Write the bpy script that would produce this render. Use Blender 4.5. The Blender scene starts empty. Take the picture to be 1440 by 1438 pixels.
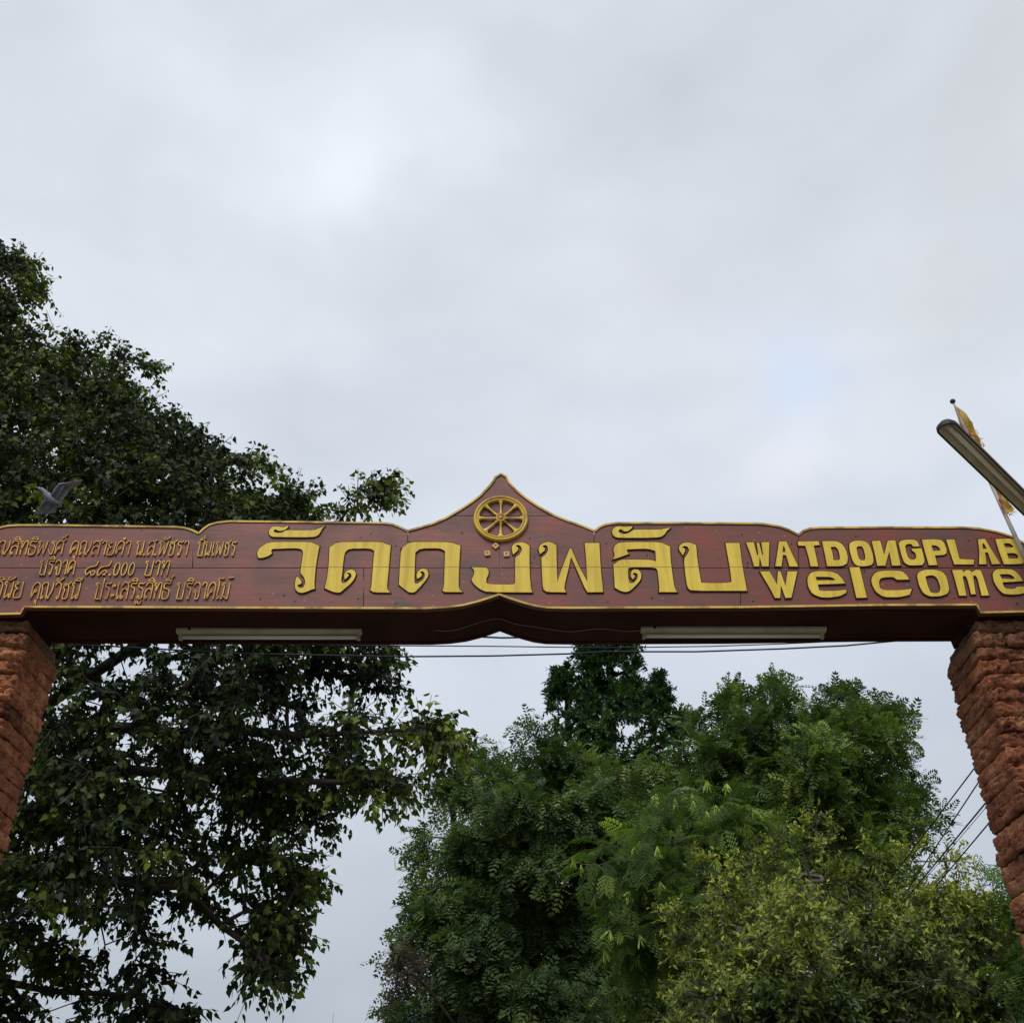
import bpy, math, random
import numpy as np
from mathutils import Vector, Matrix
random.seed(7)
rng = np.random.default_rng(11)
S = bpy.context.scene
COL = S.collection

# ------------------------------------------------------------------ camera
PITCH = math.radians(35.4)
EYE = Vector((0, 0, 1.6))
cam_d = bpy.data.cameras.new('camera')
cam_d.lens = 36.0; cam_d.sensor_width = 36.0; cam_d.sensor_fit = 'HORIZONTAL'
cam_d.clip_start = 0.05; cam_d.clip_end = 6000
cam = bpy.data.objects.new('camera', cam_d); COL.objects.link(cam)
cam.location = EYE; cam.rotation_euler = (math.pi/2 + PITCH, 0, 0)
S.camera = cam

# ------------------------------------------------------------------ world: overcast daylight
world = bpy.data.worlds.new('World'); S.world = world; world.use_nodes = True
wn = world.node_tree; wn.nodes.clear()
def N(nt, typ, **kw):
    n = nt.nodes.new(typ)
    for k, v in kw.items():
        if k.startswith('i_'): n.inputs[k[2:].replace('_', ' ')].default_value = v
        else: setattr(n, k, v)
    return n
def ramp(nt, stops, interp='LINEAR'):
    r = nt.nodes.new('ShaderNodeValToRGB'); r.color_ramp.interpolation = interp
    el = r.color_ramp.elements
    while len(el) < len(stops): el.new(0.5)
    for e, (p, c) in zip(el, stops):
        e.position = p; e.color = (c[0], c[1], c[2], 1) if len(c) == 3 else c
    return r
def mixc(nt, fac, a, b, mode='MIX'):
    m = nt.nodes.new('ShaderNodeMix'); m.data_type = 'RGBA'; m.blend_type = mode
    for s, v in ((0, fac), (6, a), (7, b)):
        if hasattr(v, 'is_linked') or hasattr(v, 'links'): nt.links.new(v, m.inputs[s])
        else: m.inputs[s].default_value = v if not isinstance(v, tuple) else (v[0], v[1], v[2], 1)
    return m.outputs[2]
SUN_EL, SUN_AZ = math.radians(56), math.radians(200)
tc = N(wn, 'ShaderNodeTexCoord')
sep = N(wn, 'ShaderNodeSeparateXYZ'); wn.links.new(tc.outputs['Generated'], sep.inputs[0])
elr = ramp(wn, [(0.0, (.26,.31,.35)), (.12, (.39,.435,.485)), (.30, (.495,.545,.61)), (.50, (.61,.665,.75)), (.72, (.64,.68,.745)), (1.0, (.60,.635,.68))])
wn.links.new(sep.outputs['Z'], elr.inputs[0])
mp = N(wn, 'ShaderNodeMapping'); mp.inputs['Scale'].default_value = (1.0, 1.0, 1.6)
wn.links.new(tc.outputs['Generated'], mp.inputs[0])
nz = N(wn, 'ShaderNodeTexNoise', i_Scale=2.1, i_Detail=4.0, i_Roughness=.48); wn.links.new(mp.outputs[0], nz.inputs['Vector'])
nr = ramp(wn, [(.28, (.86,.865,.88)), (.72, (1.12,1.115,1.10))]); wn.links.new(nz.outputs['Fac'], nr.inputs[0])
cloud = mixc(wn, 1.0, elr.outputs[0], nr.outputs[0], 'MULTIPLY')
mpb = N(wn, 'ShaderNodeMapping'); mpb.inputs['Scale'].default_value = (1.0, 1.3, 2.4); mpb.inputs['Rotation'].default_value = (.3, .2, .5); wn.links.new(tc.outputs['Generated'], mpb.inputs[0])
nzb = N(wn, 'ShaderNodeTexNoise', i_Scale=5.5, i_Detail=8.0, i_Roughness=.52, i_Distortion=.4); wn.links.new(mpb.outputs[0], nzb.inputs['Vector'])
nrb = ramp(wn, [(.30, (.95,.952,.958)), (.70, (1.045,1.043,1.04))]); wn.links.new(nzb.outputs['Fac'], nrb.inputs[0])
cloud = mixc(wn, 1.0, cloud, nrb.outputs[0], 'MULTIPLY')
nz3 = N(wn, 'ShaderNodeTexNoise', i_Scale=5.0, i_Detail=3.0, i_Roughness=.5); wn.links.new(mp.outputs[0], nz3.inputs['Vector'])
def patch(px, py, rad, col, strength, base):
    d = pxdir(px, py)
    dot = N(wn, 'ShaderNodeVectorMath', operation='DISTANCE'); wn.links.new(tc.outputs['Generated'], dot.inputs[0]); dot.inputs[1].default_value = d
    nz2 = N(wn, 'ShaderNodeMath', operation='MULTIPLY_ADD'); wn.links.new(nz3.outputs['Fac'], nz2.inputs[0]); nz2.inputs[1].default_value = rad*2.6
    wn.links.new(dot.outputs['Value'], nz2.inputs[2])
    mr = N(wn, 'ShaderNodeMapRange', interpolation_type='SMOOTHSTEP'); wn.links.new(nz2.outputs[0], mr.inputs[0])
    mr.inputs[1].default_value = rad*2.45; mr.inputs[2].default_value = rad*.95; mr.inputs[3].default_value = 0; mr.inputs[4].default_value = strength
    return mixc(wn, mr.outputs[0], base, col)
def pxdir(px, py):
    u = (px-720)/1440; v = (719-py)/1440
    return Vector((u, math.cos(PITCH)-v*math.sin(PITCH), math.sin(PITCH)+v*math.cos(PITCH))).normalized()
cloud = patch(485, 215, .22, (.82,.86,.95), .45, cloud)
cloud = patch(470, 90, .16, (.82,.85,.92), .25, cloud)
cloud = patch(495, 240, .075, (.88,.92,1.0), .35, cloud)
cloud = patch(1090, 655, .065, (.86,.84,.86), .36, cloud)
cloud = patch(1130, 610, .04, (.84,.85,.88), .35, cloud)
cloud = patch(1240, 620, .08, (.80,.83,.88), .22, cloud)
cloud = patch(1112, 530, .070, (.56,.70,.98), .62, cloud)
cloud = patch(1400, 110, .24, (.50,.515,.53), .55, cloud)
cloud = patch(1020, 380, .30, (.66,.68,.71), .25, cloud)
sky = N(wn, 'ShaderNodeTexSky', sky_type='NISHITA', sun_disc=False, sun_elevation=SUN_EL, sun_rotation=SUN_AZ)
bg1 = N(wn, 'ShaderNodeBackground', i_Strength=.08); wn.links.new(sky.outputs[0], bg1.inputs[0])
bg2 = N(wn, 'ShaderNodeBackground', i_Strength=1.17); wn.links.new(cloud, bg2.inputs[0])
mx = N(wn, 'ShaderNodeMixShader'); mx.inputs[0].default_value = .96
wn.links.new(bg1.outputs[0], mx.inputs[1]); wn.links.new(bg2.outputs[0], mx.inputs[2])
wo = N(wn, 'ShaderNodeOutputWorld'); wn.links.new(mx.outputs[0], wo.inputs[0])

sun_d = bpy.data.lights.new('sun', 'SUN'); sun_d.energy = 2.1; sun_d.angle = math.radians(25); sun_d.color = (1, .97, .92)
sun = bpy.data.objects.new('sun', sun_d); COL.objects.link(sun)
sd = Vector((math.sin(SUN_AZ)*math.cos(SUN_EL), math.cos(SUN_AZ)*math.cos(SUN_EL), math.sin(SUN_EL)))
sun.rotation_euler = sd.to_track_quat('Z', 'Y').to_euler(); sun.location = (0, -5, 20)
S.view_settings.view_transform = 'Standard'; S.view_settings.look = 'None'
S.view_settings.exposure = 0; S.view_settings.gamma = 1; S.view_settings.use_curve_mapping = False

# ------------------------------------------------------------------ helpers
def at(px, py, Y):
    """point at distance Y in front of the eye seen in this direction"""
    d = pxdir(px, py); t = Y/d.y
    return EYE + d*t
def atz(px, py, z):
    d = pxdir(px, py); t = (z-EYE.z)/d.z
    return EYE + d*t
def tag(o, label=None, cat=None, group=None, kind=None):
    if label: o['label'] = label
    if cat: o['category'] = cat
    if group: o['group'] = group
    if kind: o['kind'] = kind
    return o
def empty(name, loc, label, cat, group=None):
    o = bpy.data.objects.new(name, None); COL.objects.link(o); o.location = loc; o.empty_display_size = .2
    return tag(o, label, cat, group)
def link(name, me, parent=None, mats=(), origin=None):
    o = bpy.data.objects.new(name, me); COL.objects.link(o)
    for m in mats:
        if m and m.name not in [x.name for x in me.materials if x]: me.materials.append(m)
    if parent:
        o.parent = parent
        o.location = -Vector(parent.location) if origin is None else origin
    return o
def fastmesh(name, V, T, tint=None, smooth=False):
    me = bpy.data.meshes.new(name)
    V = np.asarray(V, np.float32); T = np.asarray(T, np.int32)
    k = T.shape[1]
    me.vertices.add(len(V)); me.vertices.foreach_set('co', V.ravel())
    me.loops.add(T.size); me.loops.foreach_set('vertex_index', T.ravel())
    me.polygons.add(len(T)); me.polygons.foreach_set('loop_start', np.arange(0, T.size, k, dtype=np.int32))
    me.update(calc_edges=True)
    if smooth: me.polygons.foreach_set('use_smooth', np.ones(len(T), bool))
    if tint is not None:
        a = me.attributes.new('tint', 'FLOAT', 'POINT'); a.data.foreach_set('value', np.asarray(tint, np.float32))
    return me
class MB:
    def __init__(s): s.v = []; s.f = []; s.m = []
    def add(s, vs, fs, m=0):
        b = len(s.v); s.v += [tuple(v) for v in vs]; s.f += [tuple(b+i for i in f) for f in fs]; s.m += [m]*len(fs)
    def box(s, x0, x1, y0, y1, z0, z1, m=0, M=None):
        vs = [Vector((x, y, z)) for z in (z0, z1) for y in (y0, y1) for x in (x0, x1)]
        if M: vs = [M @ v for v in vs]
        s.add(vs, [(0,2,3,1), (4,5,7,6), (0,1,5,4), (2,6,7,3), (0,4,6,2), (1,3,7,5)], m)
    def tube(s, pts, rad, n=8, m=0, cap=True):
        pts = [Vector(p) for p in pts]
        rad = rad if hasattr(rad, '__len__') else [rad]*len(pts)
        vs = []; up = Vector((0, 0, 1))
        for i, p in enumerate(pts):
            d = (pts[min(i+1, len(pts)-1)]-pts[max(i-1, 0)]).normalized()
            a = d.cross(up)
            if a.length < .05: a = d.cross(Vector((0, 1, 0)))
            a.normalize(); b = d.cross(a)
            vs += [p + (a*math.cos(2*math.pi*k/n)+b*math.sin(2*math.pi*k/n))*rad[i] for k in range(n)]
        fs = [(i*n+k, i*n+(k+1) % n, (i+1)*n+(k+1) % n, (i+1)*n+k) for i in range(len(pts)-1) for k in range(n)]
        if cap: fs += [tuple(range(n))[::-1], tuple((len(pts)-1)*n+k for k in range(n))]
        s.add(vs, fs, m)
    def mesh(s, name, smooth=False):
        me = bpy.data.meshes.new(name); me.from_pydata(s.v, [], s.f)
        if any(s.m): me.polygons.foreach_set('material_index', s.m)
        if smooth: me.polygons.foreach_set('use_smooth', [True]*len(s.f))
        me.update(); return me
    def build(s, name, mats, parent=None, smooth=False):
        if not isinstance(mats, (list, tuple)): mats = [mats]
        me = s.mesh(name, smooth)
        for m in mats: me.materials.append(m)
        return link(name, me, parent)

# ------------------------------------------------------------------ materials
def mat(name, col, rough=.6, metal=0, bump=None, var=None, spec=.5):
    """var = (scale, second colour, low, high); bump = (scale, strength, distance)"""
    m = bpy.data.materials.new(name); m.use_nodes = True; nt = m.node_tree
    b = nt.nodes['Principled BSDF']; b.inputs['Roughness'].default_value = rough; b.inputs['Metallic'].default_value = metal
    b.inputs['Base Color'].default_value = (*col, 1); b.inputs['Specular IOR Level'].default_value = spec
    g = N(nt, 'ShaderNodeNewGeometry')
    if var:
        n1 = N(nt, 'ShaderNodeTexNoise', i_Scale=var[0], i_Detail=6.0, i_Roughness=.6); nt.links.new(g.outputs['Position'], n1.inputs['Vector'])
        r = ramp(nt, [(var[2], (0, 0, 0)), (var[3], (1, 1, 1))]); nt.links.new(n1.outputs['Fac'], r.inputs[0])
        c = mixc(nt, r.outputs[0], col, var[1]); nt.links.new(c, b.inputs['Base Color'])
    if bump:
        n2 = N(nt, 'ShaderNodeTexNoise', i_Scale=bump[0], i_Detail=5.0); nt.links.new(g.outputs['Position'], n2.inputs['Vector'])
        bm = N(nt, 'ShaderNodeBump'); bm.inputs['Strength'].default_value = bump[1]; bm.inputs['Distance'].default_value = bump[2]
        nt.links.new(n2.outputs['Fac'], bm.inputs['Height']); nt.links.new(bm.outputs[0], b.inputs['Normal'])
    return m
SEAM_Z = at(700, 802, 5.8).z
def board_paint():
    m = mat('brown_board_paint', (.2, .08, .06), .5); nt = m.node_tree; b = nt.nodes['Principled BSDF']
    g = N(nt, 'ShaderNodeNewGeometry')
    mpn = N(nt, 'ShaderNodeMapping'); mpn.inputs['Scale'].default_value = (1, 1, 1.6); nt.links.new(g.outputs['Position'], mpn.inputs[0])
    n1 = N(nt, 'ShaderNodeTexNoise', i_Scale=2.6, i_Detail=5.0, i_Roughness=.55); nt.links.new(mpn.outputs[0], n1.inputs['Vector'])
    r1 = ramp(nt, [(.30, (.26, .046, .024)), (.46, (.195, .047, .030)), (.56, (.155, .048, .035)), (.70, (.115, .050, .041))])
    nt.links.new(n1.outputs['Fac'], r1.inputs[0])
    # long weather streaks in the grain
    mp2 = N(nt, 'ShaderNodeMapping'); mp2.inputs['Scale'].default_value = (1.2, 1, 16); nt.links.new(g.outputs['Position'], mp2.inputs[0])
    n2 = N(nt, 'ShaderNodeTexNoise', i_Scale=2.2, i_Detail=6.0, i_Roughness=.65); nt.links.new(mp2.outputs[0], n2.inputs['Vector'])
    r2 = ramp(nt, [(.33, (.88, .87, .87)), (.6, (1.04, 1.03, 1.02))]); nt.links.new(n2.outputs['Fac'], r2.inputs[0])
    c = mixc(nt, 1.0, r1.outputs[0], r2.outputs[0], 'MULTIPLY')
    # dark damp blotches and pale scuffs
    n3 = N(nt, 'ShaderNodeTexNoise', i_Scale=5.5, i_Detail=7.0, i_Roughness=.6); nt.links.new(mpn.outputs[0], n3.inputs['Vector'])
    r3 = ramp(nt, [(.56, (0, 0, 0)), (.70, (.75, .75, .75))]); nt.links.new(n3.outputs['Fac'], r3.inputs[0])
    c = mixc(nt, r3.outputs[0], c, (.075, .050, .047))
    v = N(nt, 'ShaderNodeTexVoronoi', i_Scale=9.0); nt.links.new(mpn.outputs[0], v.inputs['Vector'])
    r4 = ramp(nt, [(.05, (.55, .55, .55)), (.085, (0, 0, 0))]); nt.links.new(v.outputs['Distance'], r4.inputs[0])
    c = mixc(nt, r4.outputs[0], c, (.36, .27, .24))
    nt.links.new(c, b.inputs['Base Color'])
    bm = N(nt, 'ShaderNodeBump'); bm.inputs['Strength'].default_value = .25; bm.inputs['Distance'].default_value = .004
    nt.links.new(n2.outputs['Fac'], bm.inputs['Height']); nt.links.new(bm.outputs[0], b.inputs['Normal'])
    rr = ramp(nt, [(.3, (.38,)*3), (.7, (.62,)*3)]); nt.links.new(n1.outputs['Fac'], rr.inputs[0]); nt.links.new(rr.outputs[0], b.inputs['Roughness'])
    return m
def letter_paint():
    m = mat('yellow_letter_paint', (.6, .42, .06), .55, spec=.3); nt = m.node_tree; b = nt.nodes['Principled BSDF']
    g = N(nt, 'ShaderNodeNewGeometry'); s = N(nt, 'ShaderNodeSeparateXYZ'); nt.links.new(g.outputs['Position'], s.inputs[0])
    n1 = N(nt, 'ShaderNodeTexNoise', i_Scale=3.5, i_Detail=6.0, i_Roughness=.6); nt.links.new(g.outputs['Position'], n1.inputs['Vector'])
    r1 = ramp(nt, [(.3, (.84, .62, .085)), (.6, (.77, .55, .075)), (.78, (.64, .44, .06))]); nt.links.new(n1.outputs['Fac'], r1.inputs[0])
    mps = N(nt, 'ShaderNodeMapping'); mps.inputs['Scale'].default_value = (26, 1, 2.2); nt.links.new(g.outputs['Position'], mps.inputs[0])
    ns = N(nt, 'ShaderNodeTexNoise', i_Scale=1.0, i_Detail=5.0, i_Roughness=.65); nt.links.new(mps.outputs[0], ns.inputs['Vector'])
    rs = ramp(nt, [(.40, (1, 1, 1)), (.72, (.74, .70, .62))]); nt.links.new(ns.outputs['Fac'], rs.inputs[0])
    nf = N(nt, 'ShaderNodeTexNoise', i_Scale=45.0, i_Detail=4.0, i_Roughness=.7); nt.links.new(g.outputs['Position'], nf.inputs['Vector'])
    rf = ramp(nt, [(.66, (1, 1, 1)), (.73, (.45, .30, .2))]); nt.links.new(nf.outputs['Fac'], rf.inputs[0])
    r1 = type('o', (), {'outputs': [mixc(nt, 1.0, mixc(nt, 1.0, r1.outputs[0], rs.outputs[0], 'MULTIPLY'), rf.outputs[0], 'MULTIPLY')]})()
    # the board joint runs on as a hairline crack through the paint
    w = N(nt, 'ShaderNodeTexNoise', i_Scale=4.0); nt.links.new(g.outputs['Position'], w.inputs['Vector'])
    a = N(nt, 'ShaderNodeMath', operation='MULTIPLY_ADD'); nt.links.new(w.outputs['Fac'], a.inputs[0]); a.inputs[1].default_value = .006; nt.links.new(s.outputs['Z'], a.inputs[2])
    d = N(nt, 'ShaderNodeMath', operation='SUBTRACT'); nt.links.new(a.outputs[0], d.inputs[0]); d.inputs[1].default_value = SEAM_Z+.003
    ab = N(nt, 'ShaderNodeMath', operation='ABSOLUTE'); nt.links.new(d.outputs[0], ab.inputs[0])
    mr = N(nt, 'ShaderNodeMapRange'); nt.links.new(ab.outputs[0], mr.inputs[0]); mr.inputs[1].default_value = .0045; mr.inputs[2].default_value = .0015; mr.inputs[3].default_value = 0; mr.inputs[4].default_value = .75
    c = mixc(nt, mr.outputs[0], r1.outputs[0], (.17, .10, .03)); nt.links.new(c, b.inputs['Base Color'])
    bm = N(nt, 'ShaderNodeBump'); bm.inputs['Strength'].default_value = .15; bm.inputs['Distance'].default_value = .003
    nt.links.new(n1.outputs['Fac'], bm.inputs['Height']); nt.links.new(bm.outputs[0], b.inputs['Normal'])
    return m
def laterite():
    m = mat('red_laterite', (.3, .13, .07), .93, spec=.2); nt = m.node_tree; b = nt.nodes['Principled BSDF']
    g = N(nt, 'ShaderNodeNewGeometry'); oi = N(nt, 'ShaderNodeObjectInfo')
    n1 = N(nt, 'ShaderNodeTexNoise', i_Scale=6.0, i_Detail=8.0, i_Roughness=.65); nt.links.new(g.outputs['Position'], n1.inputs['Vector'])
    r1 = ramp(nt, [(.30, (.09, .035, .024)), (.43, (.26, .095, .050)), (.55, (.40, .155, .075)), (.68, (.47, .27, .14))]); nt.links.new(n1.outputs['Fac'], r1.inputs[0])
    n0 = N(nt, 'ShaderNodeTexNoise', i_Scale=38.0, i_Detail=5.0, i_Roughness=.7); nt.links.new(g.outputs['Position'], n0.inputs['Vector'])
    r0 = ramp(nt, [(.33, (.35, .32, .32)), (.5, (1, 1, 1)), (.75, (1.2, 1.15, 1.1))]); nt.links.new(n0.outputs['Fac'], r0.inputs[0])
    c = mixc(nt, 1.0, r1.outputs[0], r0.outputs[0], 'MULTIPLY')
    ro = ramp(nt, [(0, (.72, .70, .72)), (1, (1.2, 1.15, 1.08))]); nt.links.new(oi.outputs['Random'], ro.inputs[0])
    c = mixc(nt, 1.0, c, ro.outputs[0], 'MULTIPLY')
    # grey lichen towards the weathered head of the pillar
    n3 = N(nt, 'ShaderNodeTexNoise', i_Scale=3.3, i_Detail=5.0); nt.links.new(g.outputs['Position'], n3.inputs['Vector'])
    s = N(nt, 'ShaderNodeSeparateXYZ'); nt.links.new(g.outputs['Position'], s.inputs[0])
    mz = N(nt, 'ShaderNodeMapRange'); nt.links.new(s.outputs['Z'], mz.inputs[0]); mz.inputs[1].default_value = 4.45; mz.inputs[2].default_value = 4.9; mz.inputs[3].default_value = .1; mz.inputs[4].default_value = .95
    ml = N(nt, 'ShaderNodeMath', operation='MULTIPLY'); nt.links.new(n3.outputs['Fac'], ml.inputs[0]); nt.links.new(mz.outputs[0], ml.inputs[1])
    r3 = ramp(nt, [(.24, (0, 0, 0)), (.5, (.8, .8, .8))]); nt.links.new(ml.outputs[0], r3.inputs[0])
    c = mixc(nt, r3.outputs[0], c, (.16, .105, .075)); nt.links.new(c, b.inputs['Base Color'])
    vo = N(nt, 'ShaderNodeTexVoronoi', i_Scale=55.0); nt.links.new(g.outputs['Position'], vo.inputs['Vector'])
    bm0 = N(nt, 'ShaderNodeBump'); bm0.inputs['Strength'].default_value = .5; bm0.inputs['Distance'].default_value = .01; nt.links.new(vo.outputs['Distance'], bm0.inputs['Height'])
    bm = N(nt, 'ShaderNodeBump'); bm.inputs['Strength'].default_value = .9; bm.inputs['Distance'].default_value = .02
    nt.links.new(n0.outputs['Fac'], bm.inputs['Height']); nt.links.new(bm0.outputs[0], bm.inputs['Normal']); nt.links.new(bm.outputs[0], b.inputs['Normal'])
    return m
def leafmat(name, stops, trans=.28, rough=.45, spec=.4):
    m = bpy.data.materials.new(name); m.use_nodes = True; nt = m.node_tree; b = nt.nodes['Principled BSDF']
    a = N(nt, 'ShaderNodeAttribute', attribute_name='tint'); oi = N(nt, 'ShaderNodeObjectInfo')
    ad = N(nt, 'ShaderNodeMath', operation='ADD'); nt.links.new(a.outputs['Fac'], ad.inputs[0]); ad.inputs[1].default_value = 0
    r = ramp(nt, stops); nt.links.new(ad.outputs[0], r.inputs[0]); nt.links.new(r.outputs[0], b.inputs['Base Color'])
    b.inputs['Roughness'].default_value = rough; b.inputs['Specular IOR Level'].default_value = spec
    t = N(nt, 'ShaderNodeBsdfTranslucent')
    br = mixc(nt, 1.0, r.outputs[0], (1.3, 1.5, .6), 'MULTIPLY'); nt.links.new(br, t.inputs[0])
    ms = N(nt, 'ShaderNodeMixShader'); ms.inputs[0].default_value = trans
    nt.links.new(b.outputs[0], ms.inputs[1]); nt.links.new(t.outputs[0], ms.inputs[2])
    nt.links.new(ms.outputs[0], nt.nodes['Material Output'].inputs[0])
    return m
M = {}
M['board'] = board_paint(); M['letter'] = letter_paint(); M['stone'] = laterite()
M['edge'] = mat('dark_red_edge', (.12, .035, .018), .6)
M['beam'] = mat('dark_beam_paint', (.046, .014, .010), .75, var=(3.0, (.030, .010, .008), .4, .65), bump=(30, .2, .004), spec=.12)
M['trim'] = mat('gold_trim', (.72, .48, .10), .55, var=(7.0, (.30, .18, .05), .45, .62), spec=.3)
M['script'] = mat('gold_script', (.78, .42, .05), .5, var=(14.0, (.46, .20, .03), .42, .62))
M['wheel'] = mat('gold_wheel', (.70, .46, .055), .4, var=(9.0, (.30, .16, .03), .5, .72), bump=(40, .3, .003))
M['diamond'] = mat('copper_diamond', (.62, .37, .15), .35)
M['enamel'] = mat('aged_enamel', (.42, .38, .29), .45, var=(7.0, (.33, .28, .20), .45, .7))
M['tube'] = mat('fluorescent_glass', (.72, .70, .62), .2)
M['black'] = mat('black_plastic', (.02, .02, .023), .5)
M['wire'] = mat('black_cable', (.030, .034, .045), .8, spec=.2)
M['lampmetal'] = mat('lamp_trough', (.62, .58, .47), .4, var=(5.0, (.5, .46, .36), .4, .7))
M['lens'] = mat('dusty_lens', (.85, .82, .72), .3, var=(5.0, (.75, .70, .6), .4, .7))
M['lampshell'] = mat('lamp_shell', (.012, .012, .014), .55)
M['pole'] = mat('flag_pole_paint', (.34, .30, .27), .5, var=(6.0, (.22, .13, .11), .45, .6))
M['bark'] = mat('grey_bark', (.055, .042, .032), .9, var=(4.0, (.030, .024, .019), .4, .65), bump=(18, .7, .03))
M['barkpale'] = mat('pale_bark', (.17, .14, .11), .9, var=(4.0, (.09, .07, .055), .4, .65), bump=(18, .6, .02))
M['mortar'] = mat('dark_mortar', (.085, .04, .028), .95, bump=(14, .8, .04))
M['steel'] = mat('steel_pole', (.3, .3, .3), .4, .6)

# ------------------------------------------------------------------ setting: ground, road
bm = MB(); R = 3000
bm.add([(-R, -R, 0), (R, -R, 0), (R, R, 0), (-R, R, 0)], [(0, 1, 2, 3)])
tag(bm.build('ground', mat('soil_and_grass', (.10, .085, .05), .95, var=(.6, (.045, .06, .022), .4, .6), bump=(3, .5, .05))), kind='structure')
bm = MB(); bm.box(-2.7, 2.7, -40, 60, -.2, .06)
tag(bm.build('road', mat('worn_concrete', (.24, .225, .20), .9, var=(1.5, (.16, .15, .135), .4, .7), bump=(8, .4, .01))), kind='structure')

# ------------------------------------------------------------------ gate sign
FY = 5.80; BY = 6.25
def P2(px, py, Y=FY):
    p = at(px, py, Y); return (p.x, p.z)
gate = empty('gate_sign', (0, FY, at(700, 857, FY).z), 'long brown wooden gate sign with raised yellow lettering and a pointed peak', 'gate sign')

def poly_obj(name, loops, y, depth, mats, parent, bevel=0.0, px=True):
    cu = bpy.data.curves.new(name, 'CURVE'); cu.dimensions = '2D'; cu.fill_mode = 'BOTH'
    cu.extrude = depth/2 - bevel; cu.bevel_depth = bevel; cu.bevel_resolution = 0
    if bevel: cu.offset = -bevel*.2
    for lp in loops:
        pts = [P2(*p) for p in lp] if px else lp
        sp = cu.splines.new('POLY'); sp.points.add(len(pts)-1)
        for q, p in zip(sp.points, pts): q.co = (p[0], p[1], 0, 1)
        sp.use_cyclic_u = True
    tmp = bpy.data.objects.new(name+'_tmp', cu)
    me = bpy.data.meshes.new_from_object(tmp); bpy.data.objects.remove(tmp); bpy.data.curves.remove(cu)
    me.transform(Matrix(((1, 0, 0, 0), (0, 0, -1, y-depth/2), (0, 1, 0, 0), (0, 0, 0, 1)))); me.update()
    me.materials.clear()
    for m in mats: me.materials.append(m)
    if len(mats) > 1:
        for p in me.polygons: p.material_index = 0 if p.normal.y < -.9 else 1
    return link(name, me, parent)

top = [(-58, 862), (-58, 775), (-40, 762), (-15, 751), (0, 745.5), (14, 742.5), (30, 741.5), (70, 741.5), (180, 743), (250, 744), (262, 745.2), (273, 748.5), (281.5, 753),
       (287, 747), (295, 741.5), (307, 738), (325, 736), (420, 737), (540, 738.5), (552, 740), (563, 744), (574, 749.5),
       (590, 745), (610, 739), (628, 731), (645, 721), (662, 710), (676, 699), (686, 688), (693, 680), (696, 674), (704.5, 669.5),
       (713, 674), (717, 682), (727, 693), (742, 705), (760, 717), (780, 728), (800, 736), (820, 743), (835.5, 749.5),
       (842, 744), (851, 740.5), (866, 738.5), (960, 738.5), (1060, 739), (1080, 740.5), (1095, 743.5), (1108, 748), (1121, 755),
       (1127, 749.5), (1137, 746), (1152, 745), (1250, 744.5), (1350, 744.8), (1372, 746), (1392, 749.5), (1410, 754), (1425, 760), (1440, 768), (1458, 780), (1474, 795), (1474, 862)]
bot = [(1474, 865), (1440, 865), (1376, 866.5), (1371, 855.5), (1234, 856), (1040, 859), (800, 860), (770, 859.5), (752, 857), (735, 852.5), (718, 847), (702, 841),
       (688, 846), (672, 851), (652, 856), (628, 859), (600, 860.5), (400, 860), (200, 859), (37, 858.5), (32, 868), (-20, 869), (-58, 869)]
outline = top + bot
def clip(poly, a, b, c):   # keep a*x+b*y<=c
    out = []
    for i in range(len(poly)):
        p, q = poly[i], poly[(i+1) % len(poly)]
        dp = a*p[0]+b*p[1]-c; dq = a*q[0]+b*q[1]-c
        if dp <= 0: out.append(p)
        if dp*dq < 0:
            t = dp/(dp-dq); out.append((p[0]+(q[0]-p[0])*t, p[1]+(q[1]-p[1])*t))
    return out
G = .45  # half joint width in photo pixels
def panel(x0, x1, y0, y1, sl=0, dy=0):
    q = outline
    q = clip(q, -1, -sl, -(x0+G)-sl*790); q = clip(q, 1, sl, x1-G+sl*790)
    q = clip(q, 0, -1, -(y0+G)); q = clip(q, 0, 1, y1-G)
    if len(q) > 3: poly_obj('board', [q], FY+dy, .035, [M['board'], M['edge']], gate)
# boards, upper and lower row, and the peak piece
panel(-80, 273, 600, 802, .04, .001); panel(273, 574, 600, 802, 0, 0); panel(574, 703, 729, 802, 0, .0015); panel(703, 835, 729, 802, 0, 0)
panel(574, 835, 600, 729, 0, .002); panel(835, 1121.5, 600, 802, 0, .001); panel(1121.5, 1500, 600, 802, 0, 0)
panel(-80, 512, 802, 900, 0, .0015); panel(512, 703, 802, 900, 0, 0); panel(703, 1040, 802, 900, 0, .001); panel(1040, 1500, 802, 900, 0, .002)
# body of the beam behind the boards: dark backing, back board, soffit that follows the lower edge
shrunk = [(x, y+1.2) for x, y in top[1:-1]]
lowxy = [P2(*p) for p in bot]
topxy = [P2(*p) for p in top]
poly_obj('backing_board', [[(x, z-.012) for x, z in topxy[1:-1]] + [(x, z+.012) for x, z in lowxy]], FY+.016, .014, [M['beam']], gate, px=False)
poly_obj('rear_board', [topxy + lowxy], BY, .03, [M['beam']], gate, px=False)
def strip(name, path, ya, yb, th, m):
    b = MB(); n = len(path)
    for y in (ya, yb):
        for x, z in path: b.v.append((x, y, z))
        for x, z in path: b.v.append((x, y, z+th))
    for i in range(n-1):
        b.f += [(i, i+1, 2*n+i+1, 2*n+i), (n+i, 3*n+i, 3*n+i+1, n+i+1), (i, n+i, n+i+1, i+1), (2*n+i, 2*n+i+1, 3*n+i+1, 3*n+i)]
    b.m = [0]*len(b.f)
    return b.build(name, m, gate)
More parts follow.
